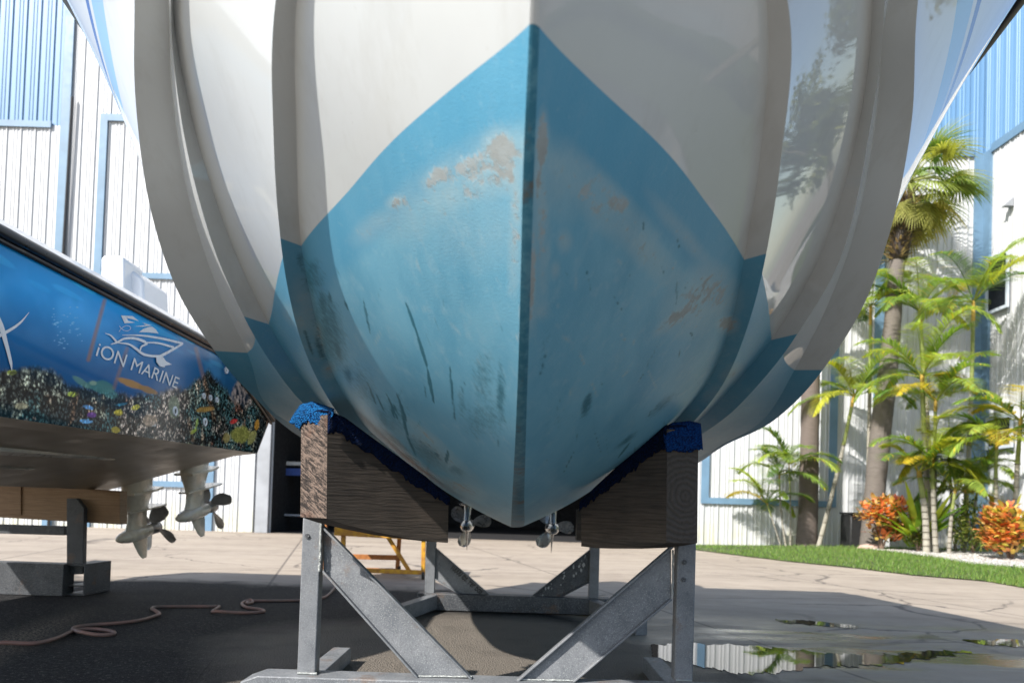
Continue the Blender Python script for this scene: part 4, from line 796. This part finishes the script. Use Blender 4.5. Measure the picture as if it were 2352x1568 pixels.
# big hangar door outlines in blue
zt0=W(240,272,YW)[2]; zmid=W(350,635,YW)[2]; zlow=W(380,1111,YW)[2]; XL=W(232,500,YW)[0]; XR=W(488,1000,YW)[0]
for (xa,xb_,za,zb_) in ((XL-.1,XL+.1,0.0,zt0+.09),(XR-.1,XR+.1,.0,zt0+.09),(XL+.1,XR-.1,zt0-.09,zt0+.09),(XL+.1,XR-.1,zmid-.075,zmid+.075),(XL+.1,XR-.1,zlow-.075,zlow+.075),(XL-.08,XL+.6,W(245,155,YW)[2]-.15,W(245,155,YW)[2]+.15)):
    mb=MB(); mb.box((xa,YW-.08,za),(xb_,YW-.036,zb_)); part('door_frame',mb,TRIM,wh)
XL=W(1618,1120,YW)[0]; XR=W(1912,1000,YW)[0]; zl=W(1760,1153,YW)[2]
for (xa,xb_,za,zb_) in ((XL-.1,XL+.1,zl-.08,zt0+.09),(XR-.1,XR+.1,zl-.08,zt0+.09),(XL+.1,XR-.1,zt0-.09,zt0+.09),(XL+.1,XR-.1,zl-.08,zl+.08)):
    mb=MB(); mb.box((xa,YW-.08,za),(xb_,YW-.036,zb_)); part('door_frame',mb,TRIM,wh)
vtrim(2018,345,1250,.24)
mb=MB(); mb.box((xc-.28,YW-.10,0),(xc+.02,YW-.036,zband)); mb.box((xc-.05,YW-.38,0),(xc-.036+.05,YW-.101,zband)); part('corner_trim',mb,TRIM,wh)
htrim(1620,2240,0,zz=zband)
mb=MB(); mb.beam((xc-.02,YW-.4,zb2),(xc+.12,YE,zb2),.06,.22,up=(0,0,1)); part('trim',mb,TRIM,wh)
# doorway: columns, lintel and dark hall behind
for x,m_,w_ in ((574,WSHEET,.26),(606,GREYSTL,.34),(594,GREYSTL,.10)):
    X=W(x,1100,YW-.1)[0]; mb=MB(); mb.box((X-w_/2,YW-.14-(.05 if w_>.3 else 0),0),(X+w_/2,YW-.037,5)); part('column',mb,m_,wh,bevel=.01)
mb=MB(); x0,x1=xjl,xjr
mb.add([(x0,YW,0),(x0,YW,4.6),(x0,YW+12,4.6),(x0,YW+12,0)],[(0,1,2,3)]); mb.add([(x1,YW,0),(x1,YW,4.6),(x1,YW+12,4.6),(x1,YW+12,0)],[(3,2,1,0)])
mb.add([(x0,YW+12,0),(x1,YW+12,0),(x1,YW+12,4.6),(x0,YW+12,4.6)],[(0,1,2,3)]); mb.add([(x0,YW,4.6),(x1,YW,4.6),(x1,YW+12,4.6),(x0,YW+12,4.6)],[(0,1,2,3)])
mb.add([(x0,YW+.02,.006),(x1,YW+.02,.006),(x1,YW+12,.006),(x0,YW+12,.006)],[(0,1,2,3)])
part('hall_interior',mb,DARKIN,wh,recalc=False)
# windows on the right wing
def wing_window(pxs):
    # pixels (x0,ytop,x1,ybottom) on the wing wall
    x0,yt,x1,yb=pxs; a=XP(x0,yt,xc+.0); b=XP(x1,yt-20,xc+.02); z0=XP((x0),yb,xc)[2]; z1=a[2]; Ya,Yb=a[1],b[1]
    mb=MB(); X=xc-.045
    mb.box((X-.05,Yb-.08,z0-.08),(X,Ya+.08,z0)); mb.box((X-.05,Yb-.08,z1),(X,Ya+.08,z1+.08)); mb.box((X-.05,Ya,z0),(X,Ya+.08,z1)); mb.box((X-.05,Yb-.08,z0),(X,Yb,z1)); mb.box((X-.035,Yb,(z0+z1)/2-.03),(X,Ya,(z0+z1)/2+.03))
    wdw=part('window',mb,FRAME,wh); mb=MB(); mb.add([(X-.01,Ya,z0),(X-.01,Yb,z0),(X-.01,Yb,z1),(X-.01,Ya,z1)],[(0,1,2,3)]); part('pane',mb,GLASS,wdw,recalc=False)
wing_window((2276,602,2321,716)); wing_window((2276,966,2330,1026))
p=W(2198,738,YW-.05); mb=MB(); mb.rings([[(p[0]+r_*math.cos(2*math.pi*k/18),YW-.04-d,p[2]+r_*math.sin(2*math.pi*k/18)) for k in range(18)] for d,r_ in ((0,.16),(.05,.15),(.09,.08))]); part('wall_vent',mb,WHITE,wh,angle=50)
p=XP(2318,470,xc-.05); mb=MB(); mb.prism([(p[0]-.17,p[1]-.1,p[2]-.06),(p[0]+.05,p[1]-.1,p[2]-.06),(p[0]+.05,p[1]-.1,p[2]+.16)],(0,.16,0)); part('wall_lamp',mb,GREYSTL,wh)
# things in the dark hall
rk=thing('storage_rack','dim storage rack with a white beam and blue tarp inside the dark doorway','storage rack',(W(655,1230,YW+1.5)[0],YW+1.5,0))
Yk=YW+1.2; 
mb=MB(); mb.prism([W(600,1058,Yk),W(720,1061,Yk),W(720,1069,Yk),W(600,1066,Yk)],(0,.1,0)); part('beam',mb,simple('shelf_white',(.5,.5,.48),.6),rk)
mb=MB(); mb.prism([W(600,1074,Yk),W(720,1076,Yk),W(720,1092,Yk),W(600,1090,Yk)],(0,.4,0)); part('tarp',mb,simple('tarp_blue',(.02,.06,.25),.6),rk)
mb=MB(); mb.prism([W(600,1178,Yk),W(720,1182,Yk),W(720,1186,Yk),W(600,1182,Yk)],(0,.3,0)); mb.box((W(618,1200,Yk)[0],Yk+.1,0),(W(622,1200,Yk)[0],Yk+.16,2.2)); mb.box((W(720,1200,Yk)[0],Yk+.1,0),(W(724,1200,Yk)[0],Yk+.16,2.2)); part('frame',mb,GREYSTL,rk)
# white trolley glimpsed behind right stand
tr2=thing('white_trolley','low white trolley at the right jamb of the warehouse doorway','trolley',(W(1532,1250,19.5)[0],19.5,0))
mb=MB(); p=W(1535,1240,19.5); mb.box((p[0]-.2,19.4,.16),(p[0]+.15,19.9,.30)); part('tray',mb,WHITE,tr2,bevel=.02)
for dx in (-.15,.1):
    mb=MB(); mb.rings([[(p[0]+dx+.0+r_,19.45+.07*math.cos(2*math.pi*k/14),.075+.07*math.sin(2*math.pi*k/14)) for k in range(14)] for r_ in (0,.04)]); part('wheel',mb,MATBLK,tr2)


# ---------------------------------------------------------------- yellow scaffold
YS=9.4
sc=thing('scaffold','small yellow steel work platform on castors behind the near stand','scaffold',(W(880,1330,YS)[0],YS,0))
def bar(x0,y0,x1,y1,Ya,Yb,w_,nm,m_=YELLOW): 
    mb=MB(); mb.beam(W(x0,y0,Ya),W(x1,y1,Yb),w_,w_,up=(0,1,.01)); return part(nm,mb,m_,sc,bevel=.004)
bar(792,1150,786,1310,YS,YS,.052,'upright'); bar(974,1180,972,1318,YS,YS,.048,'upright'); bar(920,1190,913,1305,YS+.7,YS+.7,.05,'upright',YPIPE); bar(748,1150,744,1298,YS+.7,YS+.7,.05,'upright',YPIPE)
bar(770,1219,975,1230,YS,YS,.10,'deck_rail'); bar(744,1276,916,1280,YS+.7,YS+.7,.062,'cross_bar',YPIPE); bar(770,1307,975,1314,YS,YS,.05,'cross_bar')
bar(880,1215,941,1312,YS+.05,YS+.05,.045,'diagonal_brace'); bar(742,1303,915,1308,YS+.7,YS+.7,.03,'cross_bar',YPIPE)
mb=MB(); a=W(770,1212,YS); b=W(975,1222,YS); mb.box((a[0],YS,b[2]),(b[0],YS+.75,b[2]+.04)); part('platform',mb,YPIPE,sc)
for x,Y,yt in ((972,YS,1318),(917,YS+.7,1306),(786,YS,1312)):
    p=W(x,yt,Y); mb=MB(); mb.tube([(p[0],Y,p[2]),(p[0],Y,.08)],.016,8); mb.rings([[(p[0]+r_,Y+.05*math.cos(2*math.pi*k/14),.052+.05*math.sin(2*math.pi*k/14)) for k in range(14)] for r_ in (-.015,.015)]); part('castor',mb,MATBLK,sc)
# ---------------------------------------------------------------- hose
hp=[(-160,1492),(-60,1484),(0,1480),(80,1477),(130,1465),(173,1447),(215,1444),(255,1449),(262,1455),(232,1458),(190,1456),(168,1446),(176,1439),(215,1434),(262,1431),(320,1424),(356,1414),(366,1409),(352,1402),(349,1397),(362,1393),(420,1392),(480,1392),(503,1392),(494,1399),(488,1404),(502,1407),(560,1407),(600,1405),(606,1402),(592,1398),(566,1394),(556,1387),(560,1382),(575,1380),(580,1383),(566,1386),(576,1380),(620,1379),(690,1378),(735,1374),(755,1365),(772,1350),(800,1340)]
def m_hose():
    m=N('faded_red_hose',.55); m.color(m.mix(m.ramp(m.noise(3,4),.4,.65),(.22,.12,.10),(.12,.09,.08))); return m.m
H_=np.array([G(x,y,.012) for x,y in hp]); T=np.linspace(0,len(hp)-1,len(hp)*7); hx=hermite(range(len(hp)),H_[:,0],T); hy=hermite(range(len(hp)),H_[:,1],T)
mb=MB(); mb.tube([(a,b,.013+.012*max(0,math.sin(i*.11))**8) for i,(a,b) in enumerate(zip(hx,hy))],.0125,10); tag(part('hose',mb,m_hose(),angle=60),'faded red hose looping over the dark asphalt on the left','hose')

# ---------------------------------------------------------------- planting on the right
edge=np.array([G(x,y) for x,y in ((1560,1260),(1598,1263),(1691,1275),(1815,1290),(1965,1305),(2101,1322),(2265,1335),(2351,1350),(2500,1375),(2900,1440))])[:, :2]
edge=np.concatenate([edge,[[8.5,5.5],[9,2],[9.2,-4]]])
def edgeX(Y): o_=np.argsort(edge[:,1]); return np.interp(Y,edge[o_,1],edge[o_,0])
grav=np.array([G(x,y,.17) for x,y in ((1980,1262),(2035,1267),(2135,1279),(2235,1293),(2351,1302),(2450,1316),(2600,1345))])[:, :2]
def gravX(Y): 
    o_=np.argsort(grav[:,1]); return np.interp(Y,grav[o_,1],grav[o_,0],left=9.5)
def bedz(X,Y): d=np.clip(X-edgeX(Y),0,5); return .018+.20*(1-np.exp(-d*.55))*np.clip((19.5-Y)/.8,.35,1)
def sheet(name,x0f,x1f,ya,yb,m_,dz,nx=40,ny=120,jit=0):
    v=[];f=[]
    for j in range(ny):
        Y=ya+(yb-ya)*j/(ny-1); a,b=x0f(Y),x1f(Y)
        for i in range(nx):
            X=a+(b-a)*i/(nx-1); v.append((X,Y,float(bedz(X,Y))+dz+(rng.normal(0,jit) if jit else 0)))
    f=[(j*nx+i,j*nx+i+1,(j+1)*nx+i+1,(j+1)*nx+i) for j in range(ny-1) for i in range(nx-1)]
    mb=MB(); mb.add(v,f); return tag(part(name,mb,m_,angle=None,recalc=False),kind='structure')
SOIL=simple('lawn_soil',(.07,.10,.03),.95,var=.2,scale=8,bump=.5,bscale=50)
sheet('lawn_ground',lambda Y:edgeX(Y),lambda Y:xc+.1 if Y>16 else xc+12,-4,20.66,SOIL,0)
def m_gravel():
    m=N('white_gravel',.8); v=m.n('ShaderNodeTexVoronoi',feature='F1'); v.inputs['Scale'].default_value=28; m.l(m.obj,v.inputs['Vector'])
    m.color(m.mix(m.ramp(v.outputs['Distance'],.2,.7),(.78,.76,.73),(.36,.34,.32))); m.bump(v.outputs['Distance'],1,.03); return m.m
GR=m_gravel()
sheet('gravel_bed',lambda Y:gravX(Y),lambda Y:xc-.02+.16*(YW-Y)/(YW-YE)-.06 if Y>16 else xc+2,12.5,min(19.2,grav[0][1]),GR,.012,60,160,.008)
gb=MB()
def blade_(mb,x,y,z,h,az,lean,w_,col):
    dx,dy=math.cos(az),math.sin(az); mb.add([(x-dy*w_,y+dx*w_,z),(x+dy*w_,y-dx*w_,z),(x+dx*lean,y+dy*lean,z+h)],[(0,1,2)],0,col)
k=0
while k<30000:
    Y=random.uniform(8.5,20.3); a=edgeX(Y); b=min(gravX(Y) if Y<grav[0][1] else 99, xc-.2); 
    X=random.uniform(a-.04,b+.06); g_=random.uniform(.7,1.3)
    cc=random.choice(((.13,.24,.035),(.17,.29,.05),(.10,.20,.03),(.24,.30,.08)))
    blade_(gb,X,Y,float(bedz(X,Y))-.005,random.uniform(.035,.08),random.uniform(0,6.28),random.uniform(.0,.05),.005,(cc[0]*g_,cc[1]*g_,cc[2]*g_,1)); k+=1
def m_leaf(name,rough=.55,trans=.35):
    m=N(name,rough); c_=m.attr('Col',True); m.color(m.mix(m.ramp(m.noise(9,3),.35,.7,0,.35),c_,m.mix(.5,c_,(.02,.05,.01))))
    t=m.n('ShaderNodeBsdfTranslucent'); m.l(m.mix(1,c_,(1.6,1.7,.8),'MULTIPLY'),t.inputs[0]); mx=m.n('ShaderNodeMixShader'); mx.inputs[0].default_value=trans
    m.l(m.b.outputs[0],mx.inputs[1]); m.l(t.outputs[0],mx.inputs[2]); out_=[n_ for n_ in m.t.nodes if n_.type=='OUTPUT_MATERIAL'][0]; m.l(mx.outputs[0],out_.inputs[0]); return m.m
LEAF=m_leaf('leaf'); 
o=part('grass',gb,LEAF,angle=None,col=True,recalc=False); tag(o,'short green grass strip beside the paving','grass',kind='stuff')
def leafstrip(mb,p,d,L,w_,droop,col,n=3,up=Vector((0,0,1)),tipw=.1,fold=0):
    d=Vector(d).normalized(); s=d.cross(up); s=s.normalized() if s.length>1e-4 else Vector((1,0,0)); pts=[]; q=Vector(p)
    v=[]
    for i in range(n+1):
        t=i/n; w2=w_*(math.sin(math.pi*min(1,(t*.8+.18)))**.8 if i<n else tipw); v+= [q-s*w2/2,q+s*w2/2]; d=(d+Vector((0,0,-droop/n))).normalized(); q=q+d*(L/n)
    mb.add(v,[(2*i,2*i+1,2*i+3,2*i+2) for i in range(n)],0,col)
def pal(base,g=.25):
    k=random.uniform(1-g,1+g); return (base[0]*k,base[1]*k,base[2]*k,1)
GREENS=((.19,.29,.06),(.27,.37,.075),(.35,.43,.09),(.12,.21,.05)); YEL=((.52,.40,.04),(.42,.42,.05)); 
def frond(mb,p,az,el,L,droop=1.3,n=34,ll=.42,lw=.026,yel=.1,tint=None):
    d=Vector((math.cos(az)*math.cos(el),math.sin(az)*math.cos(el),math.sin(el))); q=Vector(p); pts=[q.copy()]; ds=[d.copy()]
    for i in range(n):
        t=i/n; d=(d+Vector((0,0,-droop/n*(.25+1.5*t)))).normalized(); q=q+d*(L/n); pts.append(q.copy()); ds.append(d.copy())
    yc=random.random()<yel; base=tint or (random.choice(YEL) if yc else random.choice(GREENS))
    mb.tube([pts[i] for i in range(0,n+1,2)],[.012*(1-.75*i/n)+.002 for i in range(0,n+1,2)],4,0,pal((.30,.33,.06) if random.random()<.5 else base,.1),cap=False)
    for i in range(int(n*.18),n+1):
        t=i/n; s=ds[i].cross(Vector((0,0,1))); s=s.normalized() if s.length>.05 else Vector((math.sin(az),-math.cos(az),0)); u=s.cross(ds[i]).normalized()
        l_=ll*(math.sin(math.pi*min(1,.15+.85*t))**.6+.12)*random.uniform(.85,1.1)
        for sg in (1,-1):
            for rep in (0,.5):
                pp=pts[i]+ (ds[i]*(L/n)*rep); leafstrip(mb,pp,ds[i]*.75+s*sg*1.0+u*random.uniform(.15,.5),l_,lw,.55,pal(base if random.random()>.1 else random.choice(YEL),.3),2)
def areca(label,stems,Y,bz=None,nf=8,L=1.3,yel=.12,name='areca_palm',grp='areca palms in the bed'):
    # stems: list of (base px, crown px, radius)
    (bx,by),(cx_,cy_),_=stems[0]; b0=W(bx,by,Y); nf=nf+2; L=L*1.28; t=thing(name,label,'palm',(b0[0],Y,0),grp); cm=MB()
    for (bx,by),(cx_,cy_),r_ in stems:
        tm=MB()
        dy=random.uniform(-.15,.15); a=Vector(W(bx,by,Y+dy)); c_=Vector(W(cx_,cy_,Y+dy)); m_=12; a.z=min(a.z,float(bedz(a.x,a.y)))
        bow=Vector((random.uniform(-.06,.06),0,0)); pts=[a.lerp(c_,i/m_)+bow*math.sin(math.pi*i/m_) for i in range(m_+1)]
        for i in range(m_):
            k=i/m_; cc=(.33,.31,.26) if k<.6 else ((.25,.29,.09) if k<.85 else (.42,.28,.05)); tm.tube([pts[i],pts[i+1]],[r_*(1.12-.3*k),r_*(1.0-.3*k)],8,0,pal(cc,.15),cap=False)
            if k<.7: tm.tube([pts[i]+Vector((0,0,.0)),pts[i]+Vector((0,0,.012))],r_*1.2,8,0,(.12,.1,.07,1),cap=False)
        a0=random.uniform(0,6.28)
        for k in range(nf): frond(cm,c_-Vector((0,0,.05)),a0+k*2.4+random.uniform(-.2,.2),random.uniform(.55,1.25) if k%3 else random.uniform(.15,.6),L*random.uniform(.75,1.1),random.uniform(1.3,2.0),yel=yel)
        part('trunk',tm,BARK,t,angle=60,col=True)
    part('crown',cm,LEAF,t,angle=None,col=True,recalc=False); return t
def m_bark():
    m=N('palm_bark',.85); c_=m.attr('Col',True); z=m.noise(14,4,.7,stretch=(.5,.5,4)); m.color(m.mix(m.ramp(z,.4,.7,0,.6),c_,m.mix(.6,c_,(.03,.025,.02)))); m.bump(z,.7,.03); return m.m
BARK=m_bark()
areca('tallest areca palm in front of the building corner, orange crownshaft',[((2212,1240),(2236,690),.055)],18.2,nf=11,L=1.55)
areca('areca palm with a high crown left of the corner palm',[((2145,1245),(2112,712),.05)],18.4,nf=10,L=1.45,yel=.2)
areca('areca palm with spreading yellow green fronds above the orange croton',[((2142,1255),(2118,860),.06),((2150,1258),(2149,915),.045)],17.0,nf=9,L=1.35)
areca('low areca palm with pale ringed trunks behind the strap leaved plant',[((2128,1262),(2110,1080),.07),((2150,1262),(2142,1050),.055),((2180,1262),(2195,1120),.04)],16.4,nf=7,L=1.05,yel=.2)
areca('areca palm at the right edge of the picture, fronds arching left',[((2330,1270),(2345,960),.05),((2300,1268),(2290,1010),.04)],15.6,nf=8,L=1.15,yel=.3)
areca('yellowing areca palm with thin stems beside the hedge',[((2215,1262),(2215,1120),.04),((2235,1262),(2250,1090),.035),((2195,1262),(2180,1040),.035)],17.2,nf=7,L=.95,yel=.35)
areca('small palm clump beside the straight grey trunk',[((1806,1255),(1790,1085),.025),((1815,1255),(1812,1060),.022),((1795,1256),(1760,1150),.02)],19.3,nf=6,L=1.0,yel=.08)
areca('slender leaning palm between the two thick trunks',[((1880,1200),(1962,905),.055)],19.0,nf=10,L=1.25,yel=.15)
areca('feathery green palm behind the hull edge above the leaning palm',[((1990,1240),(2000,700),.05)],19.3,nf=10,L=1.2,yel=.1)
# tall thick trunk
t=thing('tall_palm','thick straight grey brown palm trunk beside the big boat, its crown hidden by the hull','palm',(W(1853,1262,19.6)[0],19.6,0))
tm=MB(); pts=[(1853,1268,.30),(1853,1245,.26),(1856,1180,.235),(1859,1050,.225),(1862,880,.22),(1868,600,.21),(1874,300,.2)]
pp=[Vector(W(x,y,19.6)) for x,y,_ in pts]; P_=[];rr=[]
for i in range(len(pp)-1):
    for k in range(10): P_.append(pp[i].lerp(pp[i+1],k/10)); rr.append((pts[i][2]*(1-k/10)+pts[i+1][2]*k/10)*random.uniform(.98,1.03))
tm.tube(P_,rr,16,0,(.15,.12,.105,1)); part('trunk',tm,BARK,t,angle=70,col=True)
def fan_crown(c_,n,L,seed,mb,az0=0,az1=6.28,elr=(-.3,1.2)):
    rd=random.Random(seed)
    for k in range(n):
        az=rd.uniform(az0,az1); el=rd.uniform(*elr); d=Vector((math.cos(az)*math.cos(el),math.sin(az)*math.cos(el),math.sin(el))); pl=L*rd.uniform(.45,.6)
        base=rd.choice(((.13,.21,.04),(.19,.27,.05),(.26,.31,.06),(.34,.33,.07),(.09,.15,.03))) if el>-.35 else rd.choice(((.36,.30,.08),(.24,.24,.06)))
        q=c_+d*pl+Vector((0,0,-.12*pl)); mb.tube([c_,c_+d*pl*.5+Vector((0,0,.04)),q],[.022,.016,.01],5,0,pal((.3,.32,.1)),cap=False)
        s=d.cross(Vector((0,0,1))).normalized(); u=s.cross(d).normalized()
        for j in range(34):
            th=(j/33-.5)*4.3; dd=d*math.cos(th)+s*math.sin(th)+u*.18*abs(math.sin(th)); leafstrip(mb,q,dd,L*rd.uniform(.5,.62)*(1-.1*abs(th)),.04,.95,pal(base,.25),4,up=u,tipw=.02)
fan_crown(Vector(W(1874,300,19.6)),22,1.6,5,tc_:=MB()); part('crown',tc_,LEAF,t,angle=None,col=True,recalc=False)
# fan palm
t=thing('fan_palm','leaning fan palm with shaggy brown boots below its crown, right of the big boat','palm',(W(2003,1255,19)[0],19,0))
tm=MB(); pts=[(2000,1262,.27),(2005,1180,.24),(2014,1080,.235),(2026,960,.24),(2040,850,.22),(2052,720,.19),(2056,640,.175),(2064,585,.19)]
pp=[Vector(W(x,y,19)) for x,y,_ in pts]; P_=[];rr=[]
for i in range(len(pp)-1):
    for k in range(10): P_.append(pp[i].lerp(pp[i+1],k/10)); rr.append((pts[i][2]*(1-k/10)+pts[i+1][2]*k/10)*random.uniform(.98,1.03))
tm.tube(P_,rr,14,0,(.16,.14,.125,1)); part('trunk',tm,BARK,t,angle=70,col=True)
bm_=MB(); a=Vector(W(2062,600,19)); b=Vector(W(2084,450,19)); ax=(b-a).normalized()
bm_.tube([a,a.lerp(b,.3),a.lerp(b,.7),b],[.2,.24,.22,.15],12,0,(.06,.045,.04,1))
for k in range(420):
    u=random.random(); az=random.uniform(0,6.28); d=Vector((math.cos(az),math.sin(az),random.uniform(.2,1.3))); r0=.2; c0=a.lerp(b,u)+Vector((math.cos(az),math.sin(az),0))*r0*random.uniform(.7,1)
    leafstrip(bm_,c0,d,random.uniform(.12,.32),.05,.3,pal(random.choice(((.14,.10,.085),(.22,.16,.13),(.07,.05,.045),(.30,.2,.15))),.3),2,tipw=.4)
part('boots',bm_,LEAF,t,angle=None,col=True,recalc=False)
fc=MB(); fan_crown(Vector(W(2088,415,19)),25,1.8,11,fc,-1.9,1.9,(-.9,1.1)); fan_crown(Vector(W(2088,420,19)),8,1.5,12,fc,0,6.28,(-1.3,-.6)); part('crown',fc,LEAF,t,angle=None,col=True,recalc=False)
# shrubs
def shrub(name,label,cx_,cy_,rx,ry,Y,n,cols,ll,lw,cat='shrub',group=None,stem=True,core=None):
    c_=Vector(W(cx_,cy_,Y)); k=Y/F; RX,RZ=rx*k,ry*k; zb_=float(bedz(c_.x,Y)); t=thing(name,label,cat,(c_.x,Y,zb_),group); mb=MB()
    clumps=[(random.uniform(-.75,.75),random.uniform(-.75,.75),random.uniform(-.75,.85)) for _ in range(26)]
    i=0
    while i<n:
        cl_=random.choice(clumps); v=Vector((cl_[0]+random.gauss(0,.22),cl_[1]+random.gauss(0,.22),cl_[2]+random.gauss(0,.2)))
        if v.length>1.12: continue
        q=c_+Vector((v.x*RX,v.y*RX,v.z*RZ)); 
        if q.z<zb_+.03: continue
        d=Vector((v.x+random.gauss(0,.5),v.y+random.gauss(0,.5),abs(v.z)*.6+random.uniform(.1,.9)))
        base=random.choice(cols); leafstrip(mb,q,d,ll*random.uniform(.7,1.25),lw*random.uniform(.8,1.2),.6,pal(base,.3),3,tipw=.15); i+=1
    part('foliage',mb,LEAF,t,angle=None,col=True,recalc=False)
    sm_=MB(); 
    for k_ in range(5):
        az=k_*1.3; sm_.tube([(c_.x+random.uniform(-.03,.03),Y,zb_-.02),(c_.x+.3*RX*math.cos(az),Y+.3*RX*math.sin(az),c_.z-.2*RZ),(c_.x+.6*RX*math.cos(az),Y+.6*RX*math.sin(az),c_.z+.4*RZ)],[.022,.016,.006],6,0,(.22,.15,.11,1))
    part('stems',sm_,BARK,t,angle=60,col=True); return t
CRO=((.72,.24,.10),(.80,.34,.15),(.66,.17,.10),(.85,.48,.20),(.75,.55,.20),(.20,.12,.04),(.16,.18,.04))
shrub('croton_shrub','round croton shrub with coral red and orange leaves beside the dark bin',2028,1195,56,54,17.6,900,CRO,.17,.085,group='orange croton shrubs in the gravel bed')
shrub('croton_shrub','orange croton shrub on a thin stem at the right edge of the gravel bed',2322,1218,60,60,14.8,1000,CRO+((.62,.45,.10),(.4,.4,.08)),.17,.085,group='orange croton shrubs in the gravel bed')
shrub('variegated_hedge','dense variegated green and yellow hedge between the palms and the right croton',2236,1208,58,58,16.6,2200,((.10,.16,.03),(.14,.20,.04),(.30,.32,.08),(.07,.11,.02),(.45,.45,.16)),.085,.04,cat='hedge')
shrub('low_bush','small dark green bush at the foot of the ringed palm trunks',2110,1235,28,22,16.9,350,((.05,.08,.02),(.09,.12,.03),(.2,.15,.05)),.09,.04)
# strap leaved plant
bp=Vector(W(2112,1245,17.2)); t=thing('strap_leaved_plant','bright green plant with long upright strap leaves behind the left croton','plant',(bp.x,bp.y,float(bedz(bp.x,bp.y)))); mb=MB()
for k in range(46):
    az=random.uniform(0,6.28); el=random.uniform(.75,1.4); d=(math.cos(az)*math.cos(el),math.sin(az)*math.cos(el),math.sin(el)); leafstrip(mb,bp+Vector((random.gauss(0,.08),random.gauss(0,.08),-.1)),d,random.uniform(.9,1.75),.14,random.uniform(.3,.9),pal(random.choice(((.20,.34,.03),(.28,.42,.04),(.40,.46,.04),(.12,.24,.03)))),6,tipw=.05)
part('leaves',mb,LEAF,t,angle=None,col=True,recalc=False)
# dark bin
p=W(1950,1255,19.2); q=W(1994,1182,19.2); t=thing('garden_bin','dark grey slatted bin against the wall behind the left croton','bin',((p[0]+q[0])/2,19.3,.1))
mb=MB(); mb.box((p[0],19.15,.02),(q[0]+.35,19.75,q[2])); part('body',mb,MATBLK,t,bevel=.04)
mb=MB(); mb.box((p[0]-.02,19.12,q[2]+.002),(q[0]+.37,19.78,q[2]+.05)); part('lid',mb,MATBLK,t,bevel=.02)
p=W(2000,1260,17.9); mb=MB(); mb.rings([[(p[0]+.30*r_*math.cos(2*math.pi*k/10)*(1+.1*math.sin(k*3)),17.9+.2*r_*math.sin(2*math.pi*k/10),z_) for k in range(10)] for r_,z_ in ((1,.1),(1,.2),(.75,.27),(.3,.30))]); tag(part('stone',mb,simple('pink_stone',(.5,.36,.30),.8,bump=.5)),'pinkish edging stone at the left tip of the gravel bed','stone')

# ---------------------------------------------------------------- trees off to the right that the glossy hull mirrors
def broad_tree(x,y,h,r_,n,label):
    t=thing('broadleaf_tree',label,'tree',(x,y,0),'broadleaf trees beyond the lawn'); tm=MB(); tm.tube([(x,y,0),(x+.1,y,h*.3),(x,y+.1,h*.55)],[.28,.2,.14],10,0,(.2,.16,.12,1))
    for k in range(6): az=k*1.05; tm.tube([(x,y,h*.4),(x+r_*.5*math.cos(az),y+r_*.5*math.sin(az),h*.75)],[.1,.03],6,0,(.2,.16,.12,1))
    part('trunk',tm,BARK,t,angle=60,col=True); cm=MB(); cl_=[(random.gauss(0,.42),random.gauss(0,.42),random.gauss(0,.35)) for _ in range(22)]
    for k in range(n):
        c_=random.choice(cl_); q=Vector((x+r_*(c_[0]+random.gauss(0,.14)),y+r_*(c_[1]+random.gauss(0,.14)),h*.7+h*.32*(c_[2]+random.gauss(0,.12))))
        leafstrip(cm,q,(random.gauss(0,1),random.gauss(0,1),random.gauss(.2,.6)),.3,.16,.4,pal(random.choice(((.14,.18,.04),(.22,.24,.05),(.08,.11,.025),(.30,.30,.08))),.3),2)
    part('crown',cm,LEAF,t,angle=None,col=True,recalc=False)
broad_tree(13.5,5.0,6.0,2.3,3800,'tallest bushy tree off the right edge, in front of the building wing')
broad_tree(13.2,10.5,4.6,1.9,2800,'smaller bushy tree off the right edge, nearest the palms')
broad_tree(14.5,0.5,5.2,2.2,2800,'bushy tree off the right edge, nearest the camera')
broad_tree(17.5,8,7.0,2.8,3000,'wide bushy tree off the right edge, farthest back')
